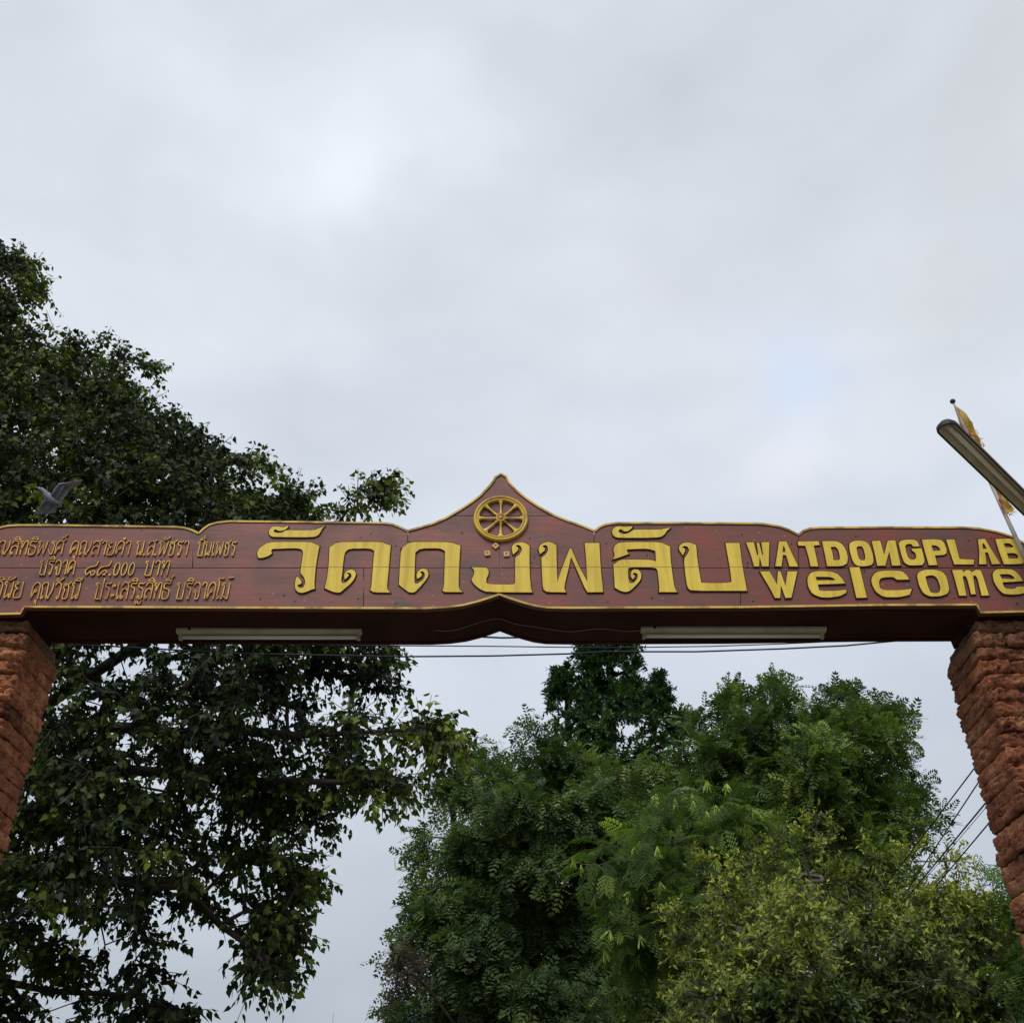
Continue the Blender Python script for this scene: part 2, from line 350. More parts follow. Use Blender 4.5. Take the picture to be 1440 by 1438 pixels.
sof = [(x, z+.006) for x, z in lowxy]
mid = (FY+BY)/2-.01
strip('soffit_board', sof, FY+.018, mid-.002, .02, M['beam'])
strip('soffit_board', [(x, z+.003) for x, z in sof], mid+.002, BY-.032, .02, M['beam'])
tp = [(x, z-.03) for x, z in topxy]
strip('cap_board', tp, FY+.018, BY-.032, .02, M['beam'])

# gold trim following the edges
def ribbon(path, w, y, depth, closed=False):
    """flat band with square edges, face material 0, side material 1; path in metres (x, z)"""
    b = MB(); n = len(path); L = []; Rr = []
    for i in range(n):
        a = path[(i-1) % n] if (closed or i) else path[i]; c = path[(i+1) % n] if (closed or i < n-1) else path[i]
        dx, dz = c[0]-a[0], c[1]-a[1]; l = math.hypot(dx, dz) or 1
        nx, nz_ = -dz/l*w/2, dx/l*w/2
        L.append((path[i][0]+nx, path[i][1]+nz_)); Rr.append((path[i][0]-nx, path[i][1]-nz_))
    vs = [(p[0], y-depth, p[1]) for p in L] + [(p[0], y-depth, p[1]) for p in Rr] + [(p[0], y, p[1]) for p in L] + [(p[0], y, p[1]) for p in Rr]
    rg = range(n if closed else n-1)
    fr = [(i, n+i, n+(i+1) % n, (i+1) % n) for i in rg]
    sd_ = [(i, (i+1) % n, 2*n+(i+1) % n, 2*n+i) for i in rg] + [(n+i, 3*n+i, 3*n+(i+1) % n, n+(i+1) % n) for i in rg]
    if not closed: sd_ += [(0, 2*n, 3*n, n), (n-1, 2*n-1, 4*n-1, 3*n-1)]
    b.add(vs, fr, 0); b.add(vs, sd_, 1)
    return b
def inset(path, d):
    out = []
    for i, p in enumerate(path):
        a = path[max(i-1, 0)]; c = path[min(i+1, len(path)-1)]
        dx, dz = c[0]-a[0], c[1]-a[1]; l = math.hypot(dx, dz)
        out.append((p[0]+dz/l*d, p[1]-dx/l*d))
    return out
for nm, pth in (('top', topxy), ('bottom', lowxy)):
    q = inset(pth, .0075)
    # split at the notches so every run is its own strip of wood
    if nm == 'top': cuts = [1, 12, 21, 40, 49, len(q)-2]
    else: cuts = [1, 3, 11, len(q)-4, len(q)-2]
    for a, c in zip(cuts[:-1], cuts[1:]):
        ribbon(q[a:c+1], .0145, FY-.0352, .006).build('trim_strip', [M['trim'], M['edge']], gate)

# big letters, traced in the board plane
def cr(ox, oy, s, pts): return [(ox+x/s, oy+y/s) for x, y in pts]
LET = []
a = (360, 735, 7.2)
LET.append([cr(*a, [(170,175),(148,155),(142,120),(160,88),(190,72),(240,75),(295,82),(335,66),(340,75),(318,98),(285,115),(250,120),(222,110),(212,100),(190,115),(195,130),(225,140),(275,135),(310,115),(345,110),(400,112),(560,112),(610,108),(660,88),(705,70),(680,95),(660,135),(635,165),(600,178),(500,182),(300,180),(200,178)])])
LET.append([cr(*a, [(35,385),(25,345),(40,300),(90,260),(150,232),(250,230),(560,230),(600,245),(652,270),(640,330),(615,480),(600,660),(605,700),(560,715),(500,740),(450,742),(415,715),(405,680),(410,620),(425,578),(450,595),(474,628),(470,650),(450,658),(432,664),(437,680),(458,694),(490,690),(512,640),(500,590),(465,548),(462,520),(480,400),(490,330),(470,300),(400,292),(180,300),(165,320),(175,345),(140,370),(90,388),(50,392)])])
LET.append([cr(*a, [(705,695),(725,620),(745,480),(755,285),(830,232),(1000,230),(1280,230),(1320,250),(1370,265),(1358,400),(1345,560),(1330,700),(1365,740),(1200,738),(1165,715),(1175,690),(1190,500),(1205,320),(1165,295),(950,296),(905,340),(890,450),(880,560),(870,620),(885,645),(912,643),(952,612),(978,575),(968,545),(930,538),(928,550),(950,558),(940,580),(910,608),(900,580),(905,550),(925,522),(970,505),(1008,520),(1022,555),(1000,610),(950,665),(900,705),(865,738),(820,740),(770,725)])])
a = (550, 735, 7.2)
LET.append([cr(*a, [(85,660),(95,480),(108,295),(190,232),(350,230),(610,232),(650,250),(705,265),(695,400),(688,560),(685,695),(725,735),(540,735),(522,715),(538,690),(545,500),(550,320),(495,292),(305,295),(250,335),(245,480),(240,620),(250,652),(278,647),(333,608),(350,560),(330,526),(298,528),(300,538),(316,552),(312,575),(268,603),(262,560),(285,515),(330,495),(370,510),(385,560),(360,610),(300,680),(245,738),(190,740),(140,705)])])
LET.append([cr(*a, [(820,485),(970,490),(990,520),(985,560),(965,600),(965,640),(985,655),(1230,660),(1255,645),(1255,400),(1262,383),(1302,355),(1326,310),(1315,273),(1285,258),(1262,264),(1268,274),(1285,285),(1286,310),(1262,336),(1235,356),(1226,320),(1220,285),(1245,245),(1310,230),(1360,240),(1400,270),(1402,560),(1415,700),(1430,738),(970,735),(900,705),(840,655),(815,610),(840,560),(845,520)])])
a = (680, 735, 7.2)
LET.append([cr(*a, [(570,352),(553,300),(575,255),(630,230),(680,230),(735,265),(738,480),(745,630),(800,470),(870,295),(885,295),(960,470),(1045,630),(1035,400),(1020,240),(1168,240),(1180,480),(1205,735),(1050,737),(1020,690),(950,530),(882,380),(850,530),(822,640),(815,700),(830,737),(640,735),(600,705),(590,560),(585,390),(628,355),(654,310),(642,268),(615,260),(596,270),(600,280),(620,292),(618,315),(590,338)])])
a = (850, 735, 7.2)
LET.append([cr(*a, [(115,185),(80,160),(70,120),(90,85),(140,70),(200,78),(280,72),(262,100),(225,123),(190,122),(168,102),(145,102),(136,125),(158,145),(210,150),(250,133),(290,107),(330,105),(560,105),(600,95),(660,88),(620,120),(600,155),(560,182),(400,188),(200,188)])])
LET.append([cr(*a, [(80,405),(100,370),(85,310),(95,270),(140,235),(300,230),(560,232),(600,250),(655,275),(660,400),(680,560),(700,690),(730,735),(545,735),(550,700),(540,600),(530,510),(500,487),(300,485),(240,490),(232,520),(235,600),(250,644),(292,642),(333,590),(328,550),(295,538),(280,548),(284,560),(300,568),(298,588),(280,606),(260,580),(262,530),(290,505),(340,510),(368,550),(360,610),(310,670),(250,725),(200,735),(150,720),(100,690),(95,600),(85,460),(150,410),(250,407),(460,410),(515,425),(508,320),(430,297),(300,300),(220,305),(225,330),(240,350),(160,380)])])
LET.append([cr(*a, [(785,365),(745,305),(750,265),(790,238),(860,235),(918,262),(930,400),(955,560),(970,640),(1100,645),(1260,640),(1275,625),(1260,500),(1215,240),(1355,240),(1385,480),(1430,722),(870,722),(832,690),(815,600),(795,400),(832,352),(850,310),(832,276),(800,268),(780,280),(784,290),(806,297),(806,320)])])
a = (1040, 740, 7.2); f = (1240, 740, 7.2); h = (1040, 720, 3.6)
SM = [
 [cr(*a, [(55,200),(130,196),(165,325),(178,322),(160,203),(185,203),(215,325),(225,322),(207,196),(288,196),(285,300),(280,440),(215,440),(190,340),(185,440),(135,440),(100,320)])],
 [cr(*a, [(385,190),(460,188),(520,320),(578,442),(490,440),(458,330),(425,322),(410,440),(348,438),(370,300)]), cr(*a, [(430,225),(450,270),(445,298),(420,295)])],
 [cr(*a, [(575,190),(780,186),(795,225),(735,228),(780,440),(705,440),(680,330),(650,232),(582,230)])],
 [cr(*a, [(820,188),(950,183),(1010,205),(1055,260),(1080,350),(1070,410),(1020,438),(870,438),(850,330)]), cr(*a, [(905,245),(950,240),(980,265),(1000,340),(995,375),(935,378),(925,310)])],
 [cr(*a, [(1095,210),(1130,185),(1200,178),(1260,190),(1300,230),(1330,320),(1338,400),(1310,430),(1230,440),(1160,430),(1125,380),(1095,270)]), cr(*a, [(1165,250),(1185,235),(1220,238),(1240,270),(1255,340),(1250,375),(1220,382),(1190,365),(1175,310)])],
 [cr(*h, [(660,165),(702,163),(722,235),(740,162),(778,160),(805,287),(762,288),(748,215),(728,288),(688,289),(675,225)])],
 [cr(*f, [(150,210),(175,178),(260,168),(320,175),(345,200),(362,238),(300,240),(275,212),(235,215),(215,235),(225,290),(245,350),(275,375),(315,370),(330,345),(318,300),(290,285),(280,262),(380,258),(395,310),(412,390),(390,425),(310,430),(250,428),(205,400),(180,330)])],
 [cr(*f, [(385,172),(540,165),(600,185),(635,270),(630,310),(600,325),(515,330),(540,425),(455,428),(420,310)]), cr(*f, [(480,228),(530,228),(565,255),(570,280),(500,285)])],
 [cr(*f, [(630,170),(712,168),(765,365),(912,372),(905,420),(712,420),(680,330)])],
 [cr(*f, [(950,168),(1020,162),(1090,280),(1175,415),(1090,418),(1050,300),(1020,298),(1035,418),(960,418),(965,300)]), cr(*f, [(993,208),(1010,210),(1040,262),(1000,265)])],
 [cr(*f, [(1125,165),(1290,158),(1340,185),(1372,250),(1362,278),(1400,310),(1418,380),(1400,412),(1330,418),(1210,418),(1165,300)]), cr(*f, [(1208,208),(1270,205),(1305,235),(1300,250),(1225,248)]), cr(*f, [(1240,308),(1320,305),(1355,330),(1350,362),(1260,362)])],
 [cr(*a, [(195,492),(290,490),(365,625),(375,490),(398,490),(450,640),(470,492),(570,490),(545,600),(510,755),(450,758),(405,630),(395,758),(345,758),(300,670)])],
 [cr(*a, [(670,560),(700,505),(770,488),(870,488),(960,505),(1020,560),(1050,612),(900,618),(775,622),(790,680),(830,688),(960,686),(1065,675),(1060,705),(1000,740),(880,755),(800,750),(720,715),(680,650)]), cr(*a, [(755,545),(880,545),(930,555),(955,580),(765,583)])],
 [cr(*a, [(1095,450),(1195,445),(1270,755),(1165,758)])],
 [cr(*h, [(658,350),(680,320),(740,312),(810,315),(835,335),(848,358),(785,360),(770,345),(710,348),(695,365),(700,400),(720,412),(800,412),(862,405),(850,435),(800,447),(720,447),(680,420),(660,380)])],
 [cr(*f, [(335,535),(350,500),(400,478),(470,472),(560,480),(620,520),(645,590),(660,680),(635,720),(560,742),(460,742),(400,710),(360,640)]), cr(*f, [(420,545),(450,530),(510,532),(545,570),(575,660),(560,700),(520,712),(470,700),(440,630)])],
 [cr(*f, [(690,478),(790,475),(800,500),(830,475),(870,480),(885,500),(930,472),(975,480),(1000,540),(1060,733),(985,735),(945,560),(920,530),(900,535),(925,720),(880,722),(840,560),(815,532),(795,545),(832,735),(760,735),(725,600)])],
 [cr(*f, [(1095,510),(1130,470),(1210,465),(1310,475),(1370,530),(1400,588),(1300,595),(1195,600),(1210,650),(1250,668),(1320,665),(1340,645),(1400,642),(1452,650),(1448,690),(1390,718),(1290,725),(1200,715),(1140,650),(1105,580)]), cr(*f, [(1165,520),(1270,518),(1310,545),(1320,568),(1190,565)])],
]
M['outline'] = mat('letter_outline_paint', (.050, .017, .007), .7, spec=.2)
def offset_loop(lp, d):
    """grow (d>0) a closed loop of pixels by d"""
    A = sum(lp[i][0]*lp[(i+1) % len(lp)][1]-lp[(i+1) % len(lp)][0]*lp[i][1] for i in range(len(lp)))
    s = 1 if A > 0 else -1; n = len(lp); out = []
    for i in range(n):
        p0, p, p1 = lp[i-1], lp[i], lp[(i+1) % n]
        d0 = (p[0]-p0[0], p[1]-p0[1]); d1 = (p1[0]-p[0], p1[1]-p[1])
        l0 = math.hypot(*d0) or 1; l1 = math.hypot(*d1) or 1
        n0 = (d0[1]/l0*s, -d0[0]/l0*s); n1 = (d1[1]/l1*s, -d1[0]/l1*s)
        mx_, my_ = n0[0]+n1[0], n0[1]+n1[1]; ml = math.hypot(mx_, my_) or 1
        k = d/max(.55, (mx_*n0[0]+my_*n0[1])/ml)
        out.append((p[0]+mx_/ml*k, p[1]+my_/ml*k))
    return out
def soften(lp, k=.2):
    """cut only the shallow corners so curves read as curves and serifs stay sharp"""
    out = []; n = len(lp)
    for i in range(n):
        a_, p, b_ = lp[i-1], lp[i], lp[(i+1) % n]
        t = math.atan2(p[1]-a_[1], p[0]-a_[0])-math.atan2(b_[1]-p[1], b_[0]-p[0]); t = abs((t+math.pi) % (2*math.pi)-math.pi)
        if t > math.radians(50): out.append(p)
        else: out += [(p[0]+(a_[0]-p[0])*k, p[1]+(a_[1]-p[1])*k), (p[0]+(b_[0]-p[0])*k, p[1]+(b_[1]-p[1])*k)]
    return out
for loops, dep in [(l, .007) for l in LET] + [(l, .007) for l in SM]:
    lo = poly_obj('letter', [soften(l) for l in loops], FY-.0375, dep, [M['letter'], M['edge']], gate, bevel=.0)
    # painted dark border round each letter
    bl = [offset_loop(loops[0], 1.35)] + [offset_loop(l, -1.1) for l in loops[1:]]
    bo = poly_obj('border', bl, FY-.0350, .0035, [M['outline']], None)
    bo.parent = lo; bo.location = (0, 0, 0)

# three little copper diamonds under the wheel
for cx, cy, rot in ((697, 772, 45), (685.5, 782.5, 8), (712.3, 783.5, 5)):
    x, z = P2(cx, cy); b = MB(); n = 4; c = .5
    ro = [(x+.026*math.cos(math.radians(rot+45+90*k)), z+.026*math.sin(math.radians(rot+45+90*k))) for k in range(4)]
    ri = [(x+.012*math.cos(math.radians(rot+45+90*k)), z+.012*math.sin(math.radians(rot+45+90*k))) for k in range(4)]
    vs = [(p[0], FY-.035, p[1]) for p in ro]+[(p[0], FY-.045, p[1]) for p in ro]+[(p[0], FY-.045, p[1]) for p in ri]+[(x, FY-.036, z)]
    b.add(vs, [(k, (k+1) % 4, 4+(k+1) % 4, 4+k) for k in range(4)]+[(4+k, 4+(k+1) % 4, 8+(k+1) % 4, 8+k) for k in range(4)]+[(8+k, 8+(k+1) % 4, 12) for k in range(4)])
    b.build('diamond', M['diamond'], gate)

# Wheel
wx, wz = P2(704.3, 734)
wheel = bpy.data.objects.new('wheel', None); COL.objects.link(wheel); wheel.parent = gate
wheel.location = Vector((wx, FY-.036, wz)) - Vector(gate.location)
def lathe_y(prof, n=64):
    """profile of (radius, forward) about the wheel's own axis"""
    b = MB(); k = len(prof)
    for i in range(n):
        t = 2*math.pi*i/n
        for r, fz in prof: b.v.append((r*math.cos(t), -fz, r*math.sin(t)))
    b.f = [(i*k+j, i*k+j+1, ((i+1) % n)*k+j+1, ((i+1) % n)*k+j) for i in range(n) for j in range(k-1)]; b.m = [0]*len(b.f)
    return b
def wpart(b, name, m):
    me = b.mesh(name, True); me.materials.append(m)
    o = bpy.data.objects.new(name, me); COL.objects.link(o); o.parent = wheel; return o
wpart(lathe_y([(.188, 0), (.188, .006), (.185, .018), (.178, .024), (.171, .020), (.168, .012), (.164, .012), (.161, .019), (.156, .021), (.151, .015), (.149, 0)]), 'rim', M['wheel'])
wpart(lathe_y([(.036, 0), (.036, .016), (.032, .024), (.026, .024), (.022, .014), (.018, .014), (.014, .024), (.006, .028), (.0001, .029)], 32), 'hub', M['wheel'])
def spoke(ang):
    b = MB(); prof = [(.034, .007), (.042, .011), (.047, .011), (.050, .0075), (.075, .006), (.100, .0075), (.118, .009), (.124, .012), (.129, .010), (.133, .013), (.142, .017), (.151, .024)]
    n = 10
    for r, w in prof:
        for k in range(n):
            t = math.pi*2*k/n
            lx, ly = w*math.cos(t), .010+.010*min(1, w/.01)*math.sin(t)
            b.v.append((r*math.cos(ang)-lx*math.sin(ang), -max(0, ly), r*math.sin(ang)+lx*math.cos(ang)))
    b.f = [(i*n+k, i*n+(k+1) % n, (i+1)*n+(k+1) % n, (i+1)*n+k) for i in range(len(prof)-1) for k in range(n)]; b.m = [0]*len(b.f)
    return b
for k in range(8): wpart(spoke(math.pi/4*k), 'spoke', M['wheel'])

# small gold script: stroke alphabet (unit: consonant height)
def lp_(cx, cy, r=.075, a0=0, sweep=330, n=7):
    return [(cx+r*math.cos(math.radians(a0+sweep*i/n)), cy+r*1.0*math.sin(math.radians(a0+sweep*i/n))) for i in range(n+1)]
TH = {
 'ค': (.60, [lp_(.26,.48,.08,200,-330)+[(.16,.36),(.05,.0)], [(.05,0),(.03,.45),(.06,.78),(.28,1),(.50,.9),(.56,.7),(.56,0)]]),
 'ศ': (.62, [lp_(.26,.48,.08,200,-330)+[(.16,.36),(.05,.0)], [(.05,0),(.03,.45),(.06,.78),(.28,1),(.50,.9),(.56,.7),(.56,0)], [(.46,.9),(.60,1.05),(.66,1.22)]]),
 'ณ': (.92, [lp_(.17,.10,.075,0,320)+[(.10,.2),(.12,.6),(.04,.8),(.2,.97),(.36,1),(.48,.85),(.48,.15),(.55,.03)], lp_(.60,.10,.07,180,330)+[(.66,.15),(.84,.55),(.84,1.0)]]),
 'ส': (.62, [[(.05,.78),(.16,.97),(.34,1),(.52,.86),(.56,.7),(.56,0)], [(.55,.48),(.4,.62),(.2,.6),(.08,.42),(.06,.15)]+lp_(.15,.1,.075,170,330), [(.42,.9),(.6,1.02),(.68,1.16)]]),
 'ล': (.62, [[(.05,.78),(.16,.97),(.34,1),(.52,.86),(.56,.7),(.56,0)], [(.55,.48),(.4,.62),(.2,.6),(.08,.42),(.06,.15)]+lp_(.15,.1,.075,170,330)]),
 'ท': (.64, [lp_(.10,.90,.08,0,330)+[(.17,.8),(.17,0)], [(.17,.35),(.32,.85),(.46,1),(.58,.85),(.58,0)]]),
 'ธ': (.60, [[(.56,1.02),(.46,.93),(.2,.97),(.08,.84),(.1,.68),(.3,.62),(.52,.52),(.55,.3),(.5,.06),(.3,0),(.1,.04),(.06,.3),(.08,.48)]]),
 'พ': (.78, [lp_(.10,.90,.08,0,330)+[(.17,.8),(.16,0),(.42,.72),(.56,0),(.72,1)]]),
 'ง': (.50, [lp_(.33,.88,.08,90,-330)+[(.42,.8),(.42,.3),(.36,.02),(.22,.1),(.04,.42)]]),
 'ย': (.62, [lp_(.17,.90,.075,90,330)+[(.08,.84),(.08,.68),(.26,.56),(.1,.46),(.07,.2),(.12,.03),(.3,0),(.5,.04),(.56,.2),(.56,1)]]),
 'น': (.66, [lp_(.10,.90,.08,0,330)+[(.17,.8),(.17,.05),(.2,.0),(.42,.24),(.5,.2)], lp_(.50,.10,.075,200,330)+[(.58,.2),(.60,1)]]),
 'ช': (.60, [lp_(.2,.86,.075,0,330)+[(.1,.78),(.1,.66),(.2,.55),(.14,.3),(.14,.06),(.26,0),(.42,.04),(.48,.2),(.46,.7),(.38,.86),(.5,.98),(.6,1.12)]]),
 'จ': (.60, [[(.04,.82),(.12,.95),(.3,1),(.48,.9),(.54,.6),(.52,.1),(.42,0),(.3,.04),(.28,.4)]+lp_(.2,.46,.075,0,330)]),
 'ร': (.52, [[(.5,1.02),(.4,.92),(.18,.96),(.08,.86),(.12,.74),(.34,.66),(.40,.5),(.38,.15)]+lp_(.31,.09,.075,20,-330)]),
 'า': (.46, [[(.04,.82),(.12,.96),(.26,1),(.38,.85),(.38,0)]]),
 'ป': (.64, [lp_(.10,.90,.08,0,330)+[(.17,.8),(.15,.03),(.2,0),(.5,0),(.56,.05),(.58,1.38)]]),
 'บ': (.64, [lp_(.10,.90,.08,0,330)+[(.17,.8),(.15,.03),(.2,0),(.5,0),(.56,.05),(.58,1.02)]]),
 'เ': (.28, [lp_(.19,.09,.075,0,330)+[(.11,.18),(.10,1.0)]]),
 'ไ': (.34, [lp_(.22,.09,.075,0,330)+[(.14,.18),(.16,.9),(.10,1.12),(.02,1.25),(.12,1.38),(.3,1.3),(.42,1.4)]]),
 'ว': (.52, [[(.04,.82),(.14,.97),(.3,1),(.44,.86),(.46,.6),(.44,.15)]+lp_(.36,.09,.075,20,-330)]),
 'ฐ': (.56, [[(.5,1.02),(.4,.92),(.18,.96),(.08,.86),(.12,.74),(.38,.64),(.48,.5),(.48,.1),(.36,.0),(.2,.05)]+lp_(.2,.12,.06,270,330), [(.02,-.12),(.12,-.3),(.22,-.12),(.32,-.3),(.44,-.28),(.5,-.08)]]),
 'ม': (.64, [lp_(.12,.90,.08,0,330)+[(.19,.8),(.17,.15)]+lp_(.12,.09,.07,60,330)+[(.3,.14),(.48,.02),(.58,.1),(.58,1)]]),
 'ะ': (.34, [lp_(.12,.80,.07,0,330)+[(.2,.72),(.3,.86)], lp_(.12,.22,.07,0,330)+[(.2,.14),(.3,.28)]]),
 '๘': (.92, [[(.86,1.2),(.8,.85),(.66,.72),(.3,.66),(.06,.44),(.04,.3),(.2,.04),(.42,.34),(.54,.05),(.7,.02),(.8,.2),(.72,.36),(.58,.34)]]),
 '๔': (.92, [[(.9,1.2),(.84,.85),(.7,.74),(.3,.68),(.06,.42),(.08,.1),(.2,.0),(.46,.34),(.62,.4),(.74,.26),(.6,.14),(.46,.06),(.72,.04)]]),
 '๐': (.52, [[(.25+.2*math.cos(t*.628), .5+.5*math.sin(t*.628)) for t in range(11)]]),
 '.': (.20, [lp_(.08,.05,.05,0,350)]),
 'ิ': (0, [[(-.55,1.1),(-.4,1.3),(-.2,1.36),(-.03,1.14),(-.3,1.16),(-.55,1.1)]]),
 'ี': (0, [[(-.55,1.1),(-.4,1.3),(-.2,1.36),(-.05,1.14),(-.3,1.16),(-.55,1.1)], [(-.05,1.14),(-.02,1.46)]]),
 'ึ': (0, [[(-.55,1.1),(-.4,1.3),(-.2,1.32),(-.05,1.14),(-.3,1.16),(-.55,1.1)], lp_(-.04,1.34,.05,0,330)]),
 'ั': (0, [lp_(-.42,1.28,.06,0,330)+[(-.46,1.16),(-.3,1.14),(-.12,1.26),(-.0,1.42)]]),
 '์': (0, [lp_(-.2,1.3,.06,0,330)+[(-.16,1.2),(-.08,1.4),(.06,1.62)]]),
 '่': (0, [[(-.16,1.42),(-.14,1.62)]]),
 '้': (0, [[(-.3,1.42),(-.2,1.5),(-.22,1.38),(-.05,1.42),(.12,1.46)]]),
 'ุ': (0, [lp_(-.18,-.14,.05,0,330)+[(-.12,-.2),(-.11,-.36)]]),
 'ํ': (0, [lp_(-.14,1.24,.07,0,350)]),
}
MARKS = 'ิีึั์ุ่้ํ'
def smooth_path(p, k=3):
    out = []
    n = len(p)
    if n < 3: return p
    for i in range(n-1):
        p0, p1, p2, p3 = p[max(i-1, 0)], p[i], p[i+1], p[min(i+2, n-1)]
        for j in range(k):
            t = j/k
            out.append(tuple(.5*((2*p1[c])+(-p0[c]+p2[c])*t+(2*p0[c]-5*p1[c]+4*p2[c]-p3[c])*t*t+(-p0[c]+3*p1[c]-3*p2[c]+p3[c])*t**3) for c in (0, 1)))
    out.append(p[-1]); return out
def script(word, x0, x1, base, height, slant=.27):
    total = sum(TH[c][0]+.06 if TH[c][0] else 0 for c in word)-.06
    sx = (x1-x0)/(total+slant*.6); cx = 0; cl = []; cur = None
    for c in word:
        w, st = TH[c]
        if w == 0:
            for s_ in st: cur.append([(x+cx-.06, y) for x, y in s_])
        else:
            cur = [[(x+cx, y) for x, y in s_] for s_ in st]; cl.append(cur); cx += w+.06
    for g_ in cl:
        b = MB()
        for s_ in g_:
            q = [P2(x0+(x+slant*y)*sx*1.0, base-(y if y < 1 else 1+(y-1)*.72)*height) for x, y in smooth_path(s_)]
            r = ribbon(q, .0070, FY-.0352, .009)
            k = len(b.v); b.v += r.v; b.f += [tuple(k+i for i in f_) for f_ in r.f]; b.m += r.m
        b.build('letter', [M['script'], M['edge']], gate)
script('คุณสิทธิพงศ์', -14, 93, 784.5, 19.5)
script('คุณสายคํา', 100, 187, 785, 19.5)
script('น.ส.พัชรา', 191.5, 268, 785.5, 20)
script('ปิ่นเพชร', 278, 334, 786, 20)
script('บริจาค', 56.5, 109, 812.5, 20)
script('๘๔.๐๐๐', 121, 193, 813.5, 17.5)
script('บาท', 203.5, 241, 813.5, 20.5)
script('คุณ', -48, -12, 845, 23)
script('วินัย', -6, 36, 845, 23)
script('คุณวัชนี', 45.5, 116, 846.5, 23)
script('ประเสริฐสิทธิ์', 134, 242, 846.5, 23)
script('บริจาคไม้', 248, 325, 846.5, 23)

# nail heads and old nail stains
nb = MB()
for px, py in ((61,776),(201,749),(228,790),(318,779),(368,845),(416,848),(401,840),(505,845),(557,771),(557,852),(508,759),(522,754),(740,738),(745,761),(748,795),(852,768),(854,850),(909,763),(909,784),(916,844),(1042,755),(1049,800),(1040,783),(1050,795),(1148,780),(1111,768),(1193,854),(1202,758),(1214,806),(1359,764),(1339,844),(1391,761),(751,788),(681,820),(650,753),(1058,848),(1427,852)):
    x, z = P2(px+random.uniform(-.5, .5), py); nb.tube([(x, FY-.034, z), (x, FY-.038, z)], random.uniform(.004, .0065), 8)
nails = nb.build('nail_heads', M['black'], gate); tag(nails, kind='stuff')
sb = MB()
for px, y0, y1 in ((510, 805, 846), (557, 766, 795), (703.3, 772, 836)):
    x, z0 = P2(px, y1); _, z1 = P2(px, y0); sb.box(x-.003, x+.003, FY-.0362, FY-.034, z0, z1)
for o_ in (sb.build('batten_line', mat('dusty_line', (.22, .14, .12), .8), gate),): tag(o_, kind='stuff')
# cable along the soffit between the two tube lights
Zs = at(700, 857, FY).z
def soff(px, py):  # point just under the flat soffit
    return atz(px, py, Zs-.004)
cb = MB(); cpts = [soff(x, y) for x, y in ((509, 885), (560, 886), (612, 885.5))]
zc = lambda p: p
pth = cpts + [Vector((*at(px, 885, 6.02).xy, 0)) for px in ()]
cb.tube(cpts, .003, 6)
def sof_z(x):
    for (xa, za), (xb, zb) in zip(lowxy[:-1], lowxy[1:]):
        if xb <= x <= xa: return za+(zb-za)*(x-xa)/(xb-xa)
    return Zs
arch = []
for k in range(0, 25):
    x = cpts[-1].x + (at(901, 884, 6.05).x-cpts[-1].x)*k/24
    arch.append(Vector((x, 6.05+.02*math.sin(k*.9), sof_z(x)+.002)))
cb.tube(arch, .003, 6)
cb.build('cable', mat('grey_cable', (.20, .13, .11), .6), gate)

# ------------------------------------------------------------------ two fluorescent battens under the beam
def batten(xa, xb, py, label):
    p0 = atz(xa, py, Zs-.02); p1 = atz(xb, py, Zs-.02); L = p1.x-p0.x
    t = empty('tube_light', ((p0.x+p1.x)/2, p0.y, Zs), label, 'tube light', 'tube lights under the gate beam')
    hL = L/2
    b = MB(); vs = []
    for x in (-hL, hL):
        vs += [(x, -.032, .0), (x, -.032, -.014), (x, -.018, -.026), (x, .018, -.026), (x, .032, -.014), (x, .032, .0)]
    b.add(vs, [(i, i+1, 7+i, 6+i) for i in range(5)]+[(0, 5, 4, 3, 2, 1), (6, 7, 8, 9, 10, 11), (0, 6, 11, 5)])
    o = b.build('housing', M['enamel'], t); o.location = (0, 0, -.003)
    b = MB(); b.tube([(-hL+.035, 0, 0), (hL-.035, 0, 0)], .014, 14)
    o = b.build('tube', M['tube'], t, True); o.location = (0, .026, -.044)
    for s in (-1, 1):
        b = MB(); b.box(-.010, .010, -.016, .018, -.044, 0)
        o = b.build('lamp_holder', M['enamel'], t); o.location = (s*(hL-.022), .026, -.016)
    b = MB(); b.tube([(0, -.036, 0), (0, -.02, 0)], .009, 10)
    o = b.build('starter', M['black'], t); o.location = (-hL+.09, 0, -.012)
    return t
batten(249, 509, 889, 'cream tube light under the beam on the left, nearer the small gold script')
batten(901, 1161, 887, 'cream tube light under the beam on the right, below the English welcome lettering')

